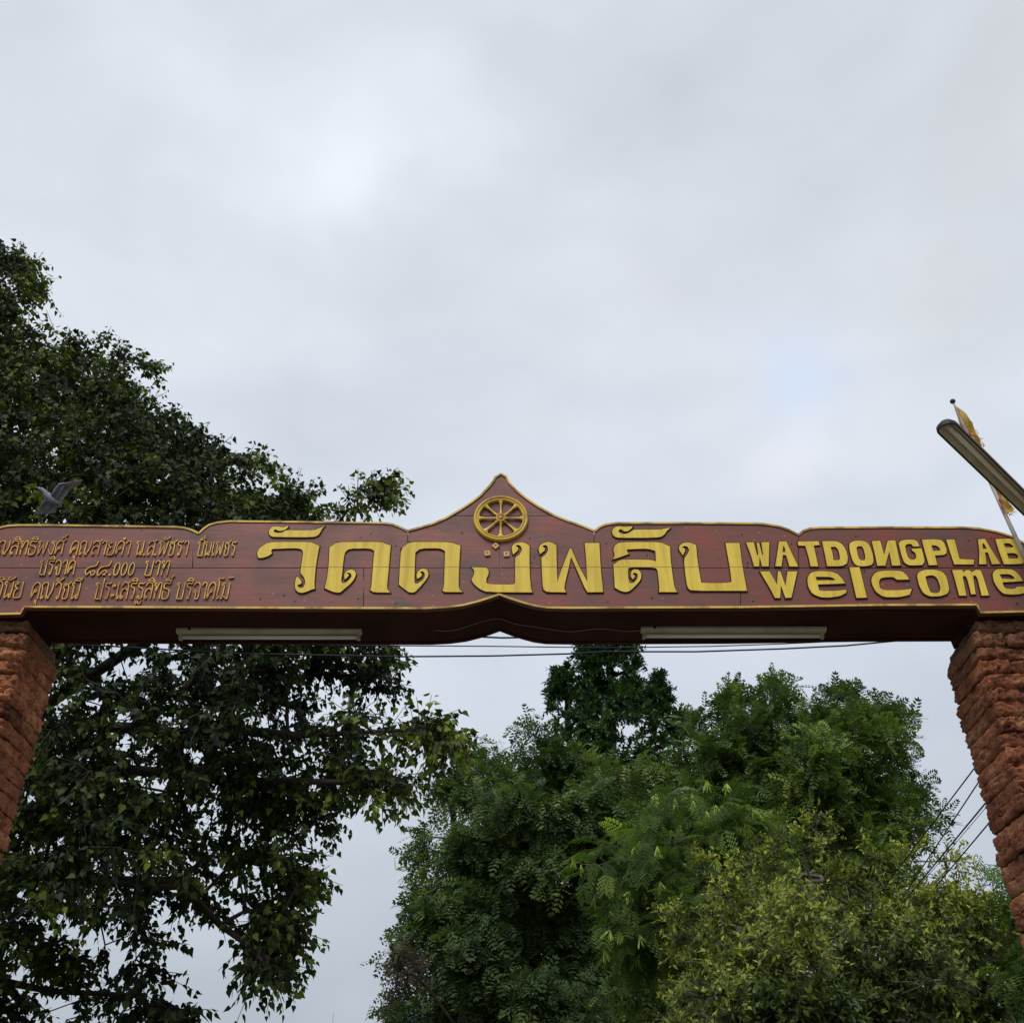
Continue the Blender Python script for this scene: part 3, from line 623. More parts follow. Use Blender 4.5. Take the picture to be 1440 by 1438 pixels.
# ------------------------------------------------------------------ laterite pillars
from mathutils import noise as mn
def stone_mesh(seed, nx=24, ny=18, nzz=8):
    """unit block (-.5..+.5) of eroded laterite, ragged lower lip"""
    V = {}; vs = []; fs = []
    def vid(i, j, k):
        if (i, j, k) not in V:
            x, y, z = i/nx-.5, j/ny-.5, k/nzz-.5
            V[(i, j, k)] = len(vs); vs.append(Vector((x, y, z)))
        return V[(i, j, k)]
    for i in range(nx):
        for j in range(ny):
            fs.append((vid(i, j, 0), vid(i, j+1, 0), vid(i+1, j+1, 0), vid(i+1, j, 0))); fs.append((vid(i, j, nzz), vid(i+1, j, nzz), vid(i+1, j+1, nzz), vid(i, j+1, nzz)))
    for i in range(nx):
        for k in range(nzz):
            fs.append((vid(i, 0, k), vid(i+1, 0, k), vid(i+1, 0, k+1), vid(i, 0, k+1))); fs.append((vid(i, ny, k), vid(i, ny, k+1), vid(i+1, ny, k+1), vid(i+1, ny, k)))
    for j in range(ny):
        for k in range(nzz):
            fs.append((vid(0, j, k), vid(0, j, k+1), vid(0, j+1, k+1), vid(0, j+1, k))); fs.append((vid(nx, j, k), vid(nx, j+1, k), vid(nx, j+1, k+1), vid(nx, j, k+1)))
    out = []
    sx, sy, sz = .37, .47, .14
    for v in vs:
        w = Vector((v.x*sx, v.y*sy, v.z*sz)); q = w + Vector((seed*7.3, seed*3.1, 0))
        n1 = mn.noise(q*9); n2 = mn.noise(q*24); n3 = mn.noise(q*60)
        low = max(0, -v.z*2); hi = max(0, v.z*2)
        st = mn.noise(Vector((q.x*5, q.y*5, q.z*55))); ch = mn.noise(Vector((q.x*16, q.y*16, q.z*30+4)))
        amp = .010*n1+.010*n2+.007*n3+.009*st-(.014 if ch > .36 else 0)
        # bulging belly, worn upper edge, undercut foot
        prof = -.004*hi**4 - .018*low**3
        ex = max(0, (abs(v.x)-.42)/.08); ey = max(0, (abs(v.y)-.42)/.08)
        if abs(v.x) > .46: w.x += math.copysign(1, v.x)*(amp*.8+prof*.7)
        if abs(v.y) > .46: w.y += math.copysign(1, v.y)*(amp*1.4+prof)
        w.x -= math.copysign(1, v.x)*.008*ex*ey; w.y -= math.copysign(1, v.y)*.008*ex*ey
        if abs(v.z) > .46:
            w.z += math.copysign(1, v.z)*(-.006 + .016*mn.noise(q*14+Vector((9, 9, 9)))+.006*n2)
        out.append(w)
    me = bpy.data.meshes.new('stone'); me.from_pydata(out, [], fs)
    me.polygons.foreach_set('use_smooth', [True]*len(fs)); me.update(); me.materials.append(M['stone'])
    return me
STV = [stone_mesh(s) for s in range(12)]
def pillar(xin, side, label):
    """xin: x of the face towards the gateway; side: +1 the pillar grows to the right"""
    W = 1.12; yf, yb = FY+.035, FY+.565; ztop = Zs-.055; pitch = .096
    t = empty('stone_pillar', (xin+side*W/2, (yf+yb)/2, 0), label, 'pillar', 'laterite pillars carrying the gate sign')
    b = MB(); b.box(-W/2+.04, W/2-.04, -(yb-yf)/2+.04, (yb-yf)/2-.04, 0, ztop-.02)
    o = b.build('core', M['mortar'], t); o.location = (0, 0, 0)
    r_ = random.Random(5+side); n = int(ztop/pitch)+1; var = 0
    for c in range(n):
        z = ztop-pitch/2-c*pitch
        if z < .02: break
        cuts = [0, .37, .745, W] if c % 2 == 0 else [0, .19+r_.uniform(-.02, .03), .56, .93, W]
        cuts = [cuts[0]]+[q+r_.uniform(-.02, .02) for q in cuts[1:-1]]+[cuts[-1]]
        for i in range(len(cuts)-1):
            w = cuts[i+1]-cuts[i]-.002; xc = (cuts[i]+cuts[i+1])/2
            o = bpy.data.objects.new('stone', STV[r_.randrange(len(STV))]); COL.objects.link(o); o.parent = t
            pr = r_.uniform(-.016, .020); dpt = (yb-yf)
            hh = r_.uniform(.63, .70)
            o.scale = (w/.37*r_.choice((1, -1)), (dpt+pr)/.47*r_.choice((1, -1)), hh)
            jx = r_.uniform(-.010, .010) if i == 0 else 0
            if c == 0: jx += .03 if i == 0 else 0
            o.location = (side*(-W/2+xc)+side*jx, r_.uniform(-.010, .010), z+r_.uniform(-.006, .006))
            o.rotation_euler = (r_.uniform(-.01, .01), r_.uniform(-.03, .03), r_.uniform(-.02, .02))
    return t
XR = at(1366, 868, FY+.035).x-.018; XL = at(44, 868, FY+.035).x+.018
pillar(XR, 1, 'rough red laterite stone pillar on the right, beneath the word welcome')
pillar(XL, -1, 'rough red laterite stone pillar on the left, beneath the small gold script')

# ------------------------------------------------------------------ arm lamp, upper right
lz = 5.58
pA = atz(1326, 597, lz); pB = atz(1440, 708, lz)
ax = (pB-pA).normalized(); Ll = 1.62
lamp = empty('street_lamp', pA+ax*(Ll+.9), 'long grey trough lamp with rounded end jutting over the right end of the sign', 'street lamp')
def lampM():
    y = ax.cross(Vector((0, 0, 1))).normalized(); z = y.cross(ax)
    m = Matrix((ax, -y, Vector((0, 0, 1)))).transposed().to_4x4(); m.translation = pA; return m
LM = lampM()
def lampshape(half, z0, z1, x0, x1, rnd=True, n=10, flare=0):
    """long tray with a half-round end; returns loops"""
    lo = [(x1, -half), (x1, half)]
    lo = [(x1, half)] + [(x0+half-half*math.sin(math.pi*k/n)*1.0 if rnd else x0, half*math.cos(math.pi*k/n)) for k in range(n+1)] + [(x1, -half)]
    return lo
def traymesh(b, lo0, z0, lo1, z1, cap=True, m=0):
    n = len(lo0); vs = [LM @ Vector((x, y, z0)) for x, y in lo0]+[LM @ Vector((x, y, z1)) for x, y in lo1]
    b.add(vs, [(i, (i+1) % n, n+(i+1) % n, n+i) for i in range(n)], m)
    if cap: b.add(vs, [tuple(n+i for i in range(n))], m)
b = MB()
rim = lampshape(.062, 0, 0, 0, Ll); rim2 = lampshape(.051, 0, 0, .012, Ll-.012); topl = lampshape(.036, 0, 0, .03, Ll-.03)
traymesh(b, rim, -.0, rim, .022, cap=False); traymesh(b, rim, .022, topl, .055); traymesh(b, rim2, -.0, rim, -.0, cap=False)
b.build('shell', M['lampshell'], lamp)
b = MB(); b1 = lampshape(.051, 0, 0, .012, Ll-.012); b2 = lampshape(.020, 0, 0, .05, Ll-.04)
traymesh(b, b1, .006, b2, .045); b.build('reflector', M['lampmetal'], lamp)
b = MB(); b.tube([LM @ Vector((.06, -.006, .022)), LM @ Vector((Ll-.06, -.006, .022))], .014, 14); b.build('tube', M['lens'], lamp, True)
b = MB(); b.box(.034, .066, -.022, .010, .004, .034, M=LM); b.build('lamp_holder', M['enamel'], lamp)
b = MB(); e = pA+ax*Ll; f_ = pA+ax*(Ll+.9)
b.tube([e+Vector((0, 0, .05)), (e+f_)/2+Vector((0, 0, .05)), f_+Vector((0, 0, .03)), f_+Vector((0, 0, -lz))], .038, 12); b.build('pole', M['steel'], lamp, True)

# ------------------------------------------------------------------ flag pole with two torn yellow flags
fb = at(1435.5, 771, FY-.09); ft = at(1340.5, 566, FY-.12)
dirp = (ft-fb).normalized(); foot = fb-dirp*1.15
fpole = empty('flag_pole', foot, 'thin leaning pole with dark knob, in front of the right end of the sign', 'flag pole')
b = MB(); b.tube([foot, fb, ft], [.017, .0155, .007], 10); b.build('pole', M['pole'], fpole, True)
b = MB(); b.tube([ft+dirp*q for q in (-.005, .0, .008, .02, .028, .032)], [.006, .016, .020, .019, .012, .002], 12); b.build('knob', M['black'], fpole, True)
def flagmat():
    m = mat('faded_yellow_cloth', (.62, .43, .10), .8, var=(6.0, (.50, .30, .06), .45, .7)); nt = m.node_tree; p = nt.nodes['Principled BSDF']
    t = N(nt, 'ShaderNodeBsdfTranslucent'); t.inputs[0].default_value = (.7, .48, .12, 1)
    ms = N(nt, 'ShaderNodeMixShader'); ms.inputs[0].default_value = .35
    nt.links.new(p.outputs[0], ms.inputs[1]); nt.links.new(t.outputs[0], ms.inputs[2]); nt.links.new(ms.outputs[0], nt.nodes['Material Output'].inputs[0]); return m
M['flag'] = flagmat(); M['flagred'] = mat('faded_red_print', (.42, .08, .04), .8)
def flag(left, right, nrow, label, ragged, red, Yoff, seed):
    """left: pixels down the hoist; right: pixels down the fly edge; cloth hangs between them"""
    rr = random.Random(seed)
    o = empty('torn_flag', at(*left[0], FY-Yoff), label, 'flag', 'torn yellow flags on the leaning pole')
    cols = 14; b = MB(); rows = nrow
    def lerp(a, t):
        q = t*(len(a)-1); i = min(int(q), len(a)-2); f2 = q-i
        return (a[i][0]*(1-f2)+a[i+1][0]*f2, a[i][1]*(1-f2)+a[i+1][1]*f2)
    vs = []
    for i in range(rows+1):
        L_ = lerp(left, i/rows); R_ = lerp(right, i/rows)
        for j in range(cols+1):
            s_ = j/cols; x = L_[0]+(R_[0]-L_[0])*s_; y = L_[1]+(R_[1]-L_[1])*s_
            if i == rows: y += rr.uniform(-1, 1)*ragged; x += rr.uniform(-1, 1)
            if j == cols: x += rr.uniform(-2.2, 1.5)*(i/rows)*ragged/3
            vs.append(at(x, y, FY-Yoff+.05*math.sin(s_*7+i*.35)*s_+.02*math.sin(i*.9)))
    fs = [(i*(cols+1)+j, i*(cols+1)+j+1, (i+1)*(cols+1)+j+1, (i+1)*(cols+1)+j) for i in range(rows) for j in range(cols) if not (i >= rows-3 and rr.random() < .22 and j > 3)]
    b.add(vs, fs); b.build('cloth', M['flag'], o)
    e = MB()
    for (x0, y0, x1, y1, w) in red:
        a0 = at(x0, y0, FY-Yoff-.035); a1 = at(x1, y1, FY-Yoff-.035); e.tube([a0, (a0+a1)/2+Vector((.004, 0, .006)), a1], w, 5)
    e.build('printed_emblem', M['flagred'], o)
    # loose threads
    th = MB()
    for k in range(12):
        x, y = lerp(right, rr.uniform(.35, 1)); a0 = at(x-1, y, FY-Yoff); a1 = at(x+rr.uniform(1, 5), y+rr.uniform(-2, 4), FY-Yoff); th.tube([a0, (a0+a1)/2+Vector((0, 0, .004)), a1], .0012, 3)
    tag(th.build('threads', M['flag'], o), kind='stuff')
flag([(1340.5, 569), (1346, 585), (1351, 602), (1360, 618), (1368, 632), (1374, 640)], [(1343, 570), (1358, 580), (1368, 595), (1372, 608), (1379, 618), (1385, 627)], 18,
     'torn pale yellow flag at the head of the pole, partly behind the trough lamp', 2.5,
     [(1360, 608, 1366, 612, .006), (1366, 612, 1372, 614, .005), (1372, 613, 1375, 620, .005), (1362, 606, 1368, 608, .004), (1368, 620, 1374, 622, .004)], .07, 3)
flag([(1394, 684), (1397, 694), (1401, 703), (1406, 712), (1411, 720), (1414, 724)], [(1402, 684), (1412, 694), (1418, 704), (1423, 712), (1427, 719), (1423, 723)], 14,
     'smaller shredded yellow flag lower on the pole, between trough lamp and sign', 3,
     [(1403, 693, 1407, 697, .006), (1407, 697, 1405, 703, .005), (1406, 704, 1409, 712, .006), (1409, 712, 1412, 718, .005)], .08, 5)

# ------------------------------------------------------------------ overhead wires
def wire(pts, r, label, grp, yz):
    P = [Vector(p) for p in pts]; b = MB(); q = []
    for i in range(len(P)-1):
        for k in range(8):
            t = k/8; q.append(P[i].lerp(P[i+1], t))
    q.append(P[-1]); b.tube(q, r, 6)
    o = b.build('overhead_wire', M['wire'], None, True); tag(o, label, 'wire', grp); return o
g1 = 'wires crossing behind the gate beam'
wire([at(x, y, 9.5) for x, y in ((-700, 880), (150, 908), (330, 918.5), (560, 923), (690, 922), (800, 919), (850, 916), (980, 916), (1100, 912), (1190, 907.5), (1300, 897), (2100, 800))], .0085, 'lowest black wire crossing below the beam, sagging in the middle', g1, 0)
wire([at(x, y, 9.7) for x, y in ((-700, 885), (200, 904), (540, 907.5), (700, 908.5), (850, 910.5), (1000, 908.5), (1100, 905), (1250, 898), (2100, 840))], .006, 'thin middle wire just under the bottom edge of the beam', g1, 0)
wire([at(x, y, 9.9) for x, y in ((-700, 870), (640, 893.5), (705, 896.5), (770, 895.5), (2100, 860))], .010, 'upper wire seen only through the small arch at the middle of the beam', g1, 0)
g2 = 'slanting wires by the right pillar'
for (x0, y0, x1, y1, r, lb) in ((1367, 1084, 1239, 1253, .0062, 'uppermost of the slanting wires beside the right pillar'), (1373, 1104, 1258, 1278, .0062, 'second slanting wire down beside the right pillar'),
        (1381.5, 1134, 1282, 1254, .0078, 'thick slanting wire running together with a thin one beside the right pillar'), (1382, 1140, 1276, 1265, .0032, 'thinnest slanting wire, close under the thick one beside the right pillar'), (1388, 1160, 1271, 1299, .007, 'lowest slanting wire beside the right pillar')):
    a0 = atz(x0, y0, 5.0); a1 = atz(x1, y1, 4.9); d = a1-a0
    wire([a0-d*6, a0, a1, a1+d*2.2], r, lb, g2, 0)

# ------------------------------------------------------------------ trees
def pip(P, poly):
    x, y = P[:, 0], P[:, 1]; ins = np.zeros(len(P), bool); n = len(poly)
    for i in range(n):
        x0, y0 = poly[i]; x1, y1 = poly[(i+1) % n]
        c = ((y0 > y) != (y1 > y)) & (x < (x1-x0)*(y-y0)/((y1-y0) if y1 != y0 else 1e-9)+x0); ins ^= c
    return ins
def edist(P, poly):
    best = np.full(len(P), 1e9); n = len(poly)
    for i in range(n):
        a_ = np.array(poly[i], float); b_ = np.array(poly[(i+1) % n], float); d = b_-a_; L = (d*d).sum() or 1e-9
        t = np.clip(((P-a_) @ d)/L, 0, 1); q = a_+t[:, None]*d; best = np.minimum(best, np.hypot(*(P-q).T))
    return best
def rays(P):
    u = (P[:, 0]-720)/1440; v = (719-P[:, 1])/1440
    return np.stack([u, math.cos(PITCH)-v*math.sin(PITCH), math.sin(PITCH)+v*math.cos(PITCH)], 1)
def unit(a): return a/np.maximum(np.linalg.norm(a, axis=-1, keepdims=True), 1e-9)
def sample_crown(poly, n, Y0, T, dens=(), front=.6, pad=0, hole=()):
    """points filling a rounded crown volume; thickness grows away from the outline"""
    poly = [tuple(p) for p in poly]; A = np.array(poly, float); out = []; got = 0
    maxd = None
    while got < n:
        P = rng.uniform(A.min(0), A.max(0), (n*3, 2)); P = P[pip(P, poly)]
        e_ = edist(P, poly)*(Y0/rays(P)[:, 1])/1440
        if maxd is None: maxd = e_.max()
        P = P[e_ > min(pad, .55*maxd)]
        w = np.ones(len(P))
        for cx, cy, r, f_ in dens:
            w *= np.where(np.hypot(P[:, 0]-cx, P[:, 1]-cy) < r, f_, 1)
        P = P[rng.random(len(P)) < w]
        out.append(P); got += len(P)
    P = np.concatenate(out)[:n]; d = edist(P, poly)
    ra = rays(P); axial = Y0/ra[:, 1]; dm = d*axial/1440
    half = np.minimum(T, np.sqrt(np.maximum(0, 2*T*dm-dm*dm*.5))+.1); half = np.where(dm > T, T, half)
    u = rng.uniform(-1, 1, n); isf = rng.random(n) < front
    for cx, cy, r in hole: isf &= ~(np.hypot(P[:, 0]-cx, P[:, 1]-cy) < r); u = np.where((np.hypot(P[:, 0]-cx, P[:, 1]-cy) < r), np.abs(u)*.9+.1, u)
    u = np.where(isf, -1+np.abs(rng.normal(0, .22, n)), u)
    Y = Y0+u*half
    W = ra*(Y/ra[:, 1])[:, None]+np.array(EYE)
    return W, dm
def grow(trunk, targets, r_tip, seglen=.55, bend=.12, pw=.46):
    """trunk: list of polylines (world) - first starts at the ground. returns nodes, parent, radius"""
    nodes = []; par = []
    def addline(pts, start):
        cur = start
        for i, p in enumerate(pts):
            p = np.array(p, float)
            if cur is None: nodes.append(p); par.append(-1); cur = len(nodes)-1; continue
            q = nodes[cur]; k = max(1, int(np.linalg.norm(p-q)/seglen))
            for s_ in range(1, k+1):
                nodes.append(q+(p-q)*s_/k+(rng.normal(0, .03, 3) if s_ < k else 0)); par.append(cur); cur = len(nodes)-1
        return cur
    addline(trunk[0], None)
    for l in trunk[1:]:
        A = np.array(nodes); p0 = np.array(l[0]); i = int(np.argmin(np.linalg.norm(A-p0, axis=1))); addline(l, i)
    nl = len(nodes)
    base = np.array(nodes); D = np.array([np.linalg.norm(base-t, axis=1).min() for t in targets]); order = np.argsort(D)
    arr = np.zeros((nl+len(targets)*14, 3)); arr[:nl] = base; cnt = nl; tips = {}
    pr = list(par)
    for ti in order:
        t = targets[ti]; d = arr[:cnt]-t; dist = np.linalg.norm(d, axis=1)
        cost = dist+.35*np.maximum(0, arr[:cnt, 2]-t[2])   # grow outward and up from below
        i = int(np.argmin(cost)); q = arr[i]; k = min(12, max(1, int(dist[i]/seglen)+1)); cur = i; side = rng.normal(0, bend, 3)*dist[i]
        for s_ in range(1, k+1):
            f2 = s_/k; p = q+(t-q)*f2+side*math.sin(math.pi*f2)+np.array([0, 0, .10*dist[i]*math.sin(math.pi*f2)])
            arr[cnt] = p if s_ < k else t; pr.append(cur); cur = cnt; cnt += 1
        tips[ti] = cur
    arr = arr[:cnt]; pr = np.array(pr); load = np.zeros(cnt)
    for i in tips.values(): load[i] += 1
    for i in range(cnt-1, 0, -1):
        if pr[i] >= 0: load[pr[i]] += load[i]
    rad = r_tip*np.maximum(load, 1)**pw
    dirs = np.zeros((len(targets), 3))
    for ti, i in tips.items():
        p = pr[i]; dirs[ti] = arr[i]-arr[p]
    return arr, pr, rad, unit(dirs)
def skin(arr, pr, rad, lo, hi, n):
    idx = np.array([i for i in range(len(arr)) if pr[i] >= 0 and lo <= rad[i] < hi])
    if len(idx) == 0: return None
    A = arr[pr[idx]]; B = arr[idx]; d = unit(B-A); up = np.where(np.abs(d[:, 2:3]) > .9, np.array([[1., 0, 0]]), np.array([[0, 0, 1.]]))
    x = unit(np.cross(d, up)); y = np.cross(d, x); ra = np.minimum(rad[pr[idx]], rad[idx]*1.35); rb = rad[idx]
    t = np.arange(n)*2*math.pi/n; c, s_ = np.cos(t), np.sin(t)
    ring = x[:, None, :]*c[None, :, None]+y[:, None, :]*s_[None, :, None]
    VA = A[:, None]-d[:, None]*(ra*.25)[:, None, None]+ring*ra[:, None, None]; VB = B[:, None]+d[:, None]*(rb*.2)[:, None, None]+ring*rb[:, None, None]
    V = np.concatenate([VA, VB], 1).reshape(-1, 3); k = np.arange(n); f_ = np.stack([k, (k+1) % n, n+(k+1) % n, n+k], 1)
    F = (f_[None]+(np.arange(len(idx))*2*n)[:, None, None]).reshape(-1, 4)
    return V, F
# leaf shapes: (verts, tris); x across, y along, z normal
def mirror(half, mids, tris):
    pass
HEART = (np.array([[0,0,-.03],[0,1.18,-.05],[-.26,-.08,.03],[-.46,.26,.07],[-.17,.80,.02],[.26,-.08,.03],[.46,.26,.07],[.17,.80,.02]]),
         np.array([[0,3,2],[0,4,3],[0,1,4],[0,5,6],[0,6,7],[0,7,1]]))
OVATE = (np.array([[0,0,0],[-.22,.40,.05],[0,.45,-.03],[.22,.40,.05],[0,1,-.04]]), np.array([[0,2,1],[0,3,2],[1,2,4],[2,3,4]]))
BLADE = (np.array([[0,0,0],[-.17,.55,.03],[.17,.55,.03],[0,1,-.02]]), np.array([[0,2,1],[1,2,3]]))
def frond(pairs, ll, lw, droop=.25, term=True, ang=62):
    """pinnate leaf of unit length"""
    V = []; T = []
    def leaflet(x, y, z, a, L_, W_):
        d = np.array([math.sin(a), math.cos(a), -.12]); n = np.array([math.cos(a), -math.sin(a), 0]); b_ = len(V); o = np.array([x, y, z])
        V.extend([o, o+d*L_*.5+n*W_*.5, o+d*L_, o+d*L_*.5-n*W_*.5]); T.extend([[b_, b_+1, b_+2], [b_, b_+2, b_+3]])
    for i in range(pairs):
        y = .18+.78*i/max(1, pairs-1); z = -droop*y*y; s_ = .75+.5*math.sin(math.pi*(i+.7)/(pairs+.6))
        for sg in (-1, 1): leaflet(0, y, z, sg*math.radians(ang-18*i/pairs), ll*s_, lw)
    if term: leaflet(0, .97, -droop*.95, 0, ll, lw)
    b_ = len(V); V.extend([np.array([-.008, 0, 0]), np.array([.008, 0, 0]), np.array([.004, .97, -droop*.95])]); T.append([b_, b_+1, b_+2])
    return np.array(V), np.array(T)
def bipinnate(np_, leaflets, droop=.3):
    V = []; T = []
    for i in range(np_):
        y = .15+.8*i/(np_-1)
        for sg in (-1, 1):
            a = sg*math.radians(58-22*i/np_); L_ = .52*(.8+.3*math.sin(math.pi*(i+.5)/np_)); o = np.array([0, y, -droop*y*y])
            d = np.array([math.sin(a), math.cos(a), -.25]); n = np.array([math.cos(a), -math.sin(a), 0])
            for j in range(leaflets):
                p = o+d*L_*(.1+.9*j/leaflets)+np.array([0, 0, -.12*(j/leaflets)**2]); w = L_/leaflets*.78; l2 = .10
                for s2 in (-1, 1):
                    b_ = len(V); V.extend([p, p+n*s2*l2+d*w*.8, p+d*w]); T.append([b_, b_+1, b_+2])
    b_ = len(V); V.extend([np.array([-.008, 0, 0]), np.array([.008, 0, 0]), np.array([0, .95, -droop*.9])]); T.append([b_, b_+1, b_+2])
    return np.array(V), np.array(T)
def place(tmpl, base, ydir, nrm, size, tint):
    """instances of a template baked in one mesh"""
    V0, T0 = tmpl; Y = unit(ydir); X = unit(np.cross(Y, nrm)); Z = np.cross(X, Y)
    V = base[:, None]+size[:, None, None]*(V0[None, :, 0:1]*X[:, None]+V0[None, :, 1:2]*Y[:, None]+V0[None, :, 2:3]*Z[:, None])
    F = T0[None]+(np.arange(len(base))*len(V0))[:, None, None]
    return V.reshape(-1, 3), F.reshape(-1, 3), np.repeat(tint, len(V0)), (X, Y, Z)
def join(parts):
    Vs = []; Fs = []; Ts = []; o = 0
    for V, F, t in parts: Vs.append(V); Fs.append(F+o); Ts.append(t); o += len(V)
    return np.concatenate(Vs), np.concatenate(Fs), np.concatenate(Ts)
def lowfreq(P, s, seed):
    q = P*s+seed; return .5+.25*(np.sin(q[:, 0]*1.7+q[:, 1]*.9)+np.sin(q[:, 2]*2.1-q[:, 0]*.8+1.3))
def twig_points(W, dirs, ntw, nl, L, spread, droop):
    """leaf bases along little twigs: returns base, twig direction, position along"""
    n = len(W); D = unit(dirs[:, None]+rng.normal(0, spread, (n, ntw, 3))+np.array([0, 0, -droop])); ln = L*rng.uniform(.55, 1.15, (n, ntw))
    s_ = (np.arange(nl)+rng.uniform(.2, .8, (n, ntw, nl)))/nl
    B = W[:, None, None]+D[:, :, None]*(ln[..., None]*s_)[..., None]+np.array([0, 0, -1.])*(ln[..., None]*s_*s_*.25)[..., None]
    tw0 = np.repeat(W, ntw, 0); tw1 = (W[:, None]+D*ln[..., None]+np.array([0, 0, -1.])*(ln*.25)[..., None]).reshape(-1, 3)
    return B.reshape(-1, 3), np.repeat(D.reshape(-1, 3), nl, 0), s_.reshape(-1), np.repeat(np.arange(n), ntw*nl), (tw0, tw1)
def thin_tubes(A, B, r):
    d = unit(B-A); x = unit(np.cross(d, np.array([.3, .2, .93]))); y = np.cross(d, x); t = np.arange(3)*2*math.pi/3
    ring = x[:, None]*np.cos(t)[None, :, None]+y[:, None]*np.sin(t)[None, :, None]
    V = np.concatenate([A[:, None]+ring*r, B[:, None]+ring*r*.5], 1).reshape(-1, 3); k = np.arange(3); f_ = np.stack([k, (k+1) % 3, 3+(k+1) % 3, 3+k], 1)
    return V, (f_[None]+(np.arange(len(A))*6)[:, None, None]).reshape(-1, 4)
def tree(name, label, cat, trunk, crowns, kind, leaf_m, bark, r_tip, group=None, leaf_objs=0, seg=.55):
    """crowns: dicts poly,n,Y,T,dens,front; kind: foliage recipe"""
    Ws = []; ds = []; tbs = []
    for c in crowns:
        if 'line' in c:
            q = np.array(c['line'], float); u_ = rng.random(c['n'])*(len(q)-1); i_ = u_.astype(int); f_ = (u_-i_)[:, None]
            P = q[i_]*(1-f_)+q[i_+1]*f_+rng.normal(0, c.get('w', 7), (c['n'], 2)); ra_ = rays(P); Yr = c['Y']+rng.normal(0, .25, c['n'])
            Ws.append(ra_*(Yr/ra_[:, 1])[:, None]+np.array(EYE)); ds.append(np.full(c['n'], .1)); tbs.append(np.full(c['n'], c.get('tb', 0.))); continue
        W, dm = sample_crown(c['poly'], c['n'], c['Y'], c['T'], c.get('dens', ()), c.get('front', .6), c.get('pad', kind['L']*.5), c.get('hole', ())); Ws.append(W); ds.append(dm); tbs.append(np.full(len(W), c.get('tb', 0.)))
    W = np.concatenate(Ws); dm = np.concatenate(ds); keep = W[:, 2] > .4; W = W[keep]; dm = dm[keep]; tb = np.concatenate(tbs)[keep]
    arr, pr, rad, dirs = grow(trunk, W, r_tip, seg)
    cen = W.mean(0); out = unit(W-np.array([cen[0], cen[1], cen[2]-1.0])); dirs = unit(dirs+out*.6)
    t = empty(name, tuple(trunk[0][0]), label, cat, group)
    thick = kind['thick']
    a_ = skin(arr, pr, rad, thick, 99, 9); b_ = skin(arr, pr, rad, 0, thick, 5)
    if a_: link('trunk', fastmesh('trunk', *a_, smooth=True), t, [bark])
    B, D, s_, own, (t0, t1) = twig_points(W, dirs, kind['ntw'], kind['nl'], kind['L'], kind['spread'], kind.get('droop', 0))
    tv, tf = thin_tubes(t0, t1, kind.get('tr', .005))
    V = tv; F = tf
    if b_: V = np.concatenate([b_[0], tv]); F = np.concatenate([b_[1], tf+len(b_[0])])
    tag(link('branches', fastmesh('branches', V, F, smooth=True), t, [bark]), kind='stuff')
    n = len(B); az = rng.uniform(0, 2*math.pi, n); size = kind['size']*rng.uniform(.6, 1.2, n)
    perp = unit(np.cross(D, np.array([0, 0, 1.]))+1e-6); up = np.cross(perp, D)
    sidev = perp*np.cos(az)[:, None]+up*np.sin(az)[:, None]
    yd = unit(D*kind['along']+sidev*kind['side']+np.array([0, 0, -1.])*kind['hang']+rng.normal(0, kind['jit'], (n, 3)))
    nm = unit(np.array([0, 0, 1.])*kind['up']+out[own]*kind.get('face', .4)+rng.normal(0, kind['njit'], (n, 3)))
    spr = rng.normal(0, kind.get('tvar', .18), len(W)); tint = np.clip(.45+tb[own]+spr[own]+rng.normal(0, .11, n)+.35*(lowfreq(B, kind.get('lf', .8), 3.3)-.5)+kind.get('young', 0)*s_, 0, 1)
    Bp = B+yd*kind.get('petiole', 0)
    if leaf_objs:
        # the biggest individually readable leaves: near the outline, towards the camera
        cd = np.array([0, math.cos(PITCH), math.sin(PITCH)]); axl = (Bp-np.array(EYE)) @ cd
        px = 720+1440*(Bp[:, 0]/axl); py = 719-1440*(((Bp-np.array(EYE)) @ np.array([0, -math.sin(PITCH), math.cos(PITCH)]))/axl)
        vis = (px > 0) & (px < 1440) & (py > 0) & (py < 1438) & ~((py > 735) & (py < 905)) & (dm[own] < kind.get('objedge', .5))
        sc_ = np.where(vis, size/axl, 0); pick = np.argsort(-sc_)[:leaf_objs]; pick = pick[sc_[pick] > 0]; mask = np.ones(n, bool); mask[pick] = False
    else: mask = np.ones(n, bool); pick = []
    V, F, tt, _ = place(kind['tmpl'], Bp[mask], yd[mask], nm[mask], size[mask], tint[mask])
    parts = [(V, F, tt)]
    for ex in kind.get('extra', ()):
        m_ = rng.random(len(W)) < ex['p']; Bx = t1.reshape(len(W), -1, 3)[:, 0][m_]; k = ex['k']
        Bx = np.repeat(Bx, k, 0); m2 = len(Bx); yx = unit(np.array([0, 0, -1.])+rng.normal(0, ex['fan'], (m2, 3))); nx_ = unit(rng.normal(0, 1, (m2, 3)))
        v, f2, t2, _ = place(ex['tmpl'], Bx, yx, nx_, ex['size']*rng.uniform(.7, 1.1, m2), np.full(m2, ex['tint']))
        parts.append((v, f2, t2))
    V, F, tt = join(parts)
    tag(link('foliage', fastmesh('foliage', V, F, tt), t, [leaf_m]), kind='stuff')
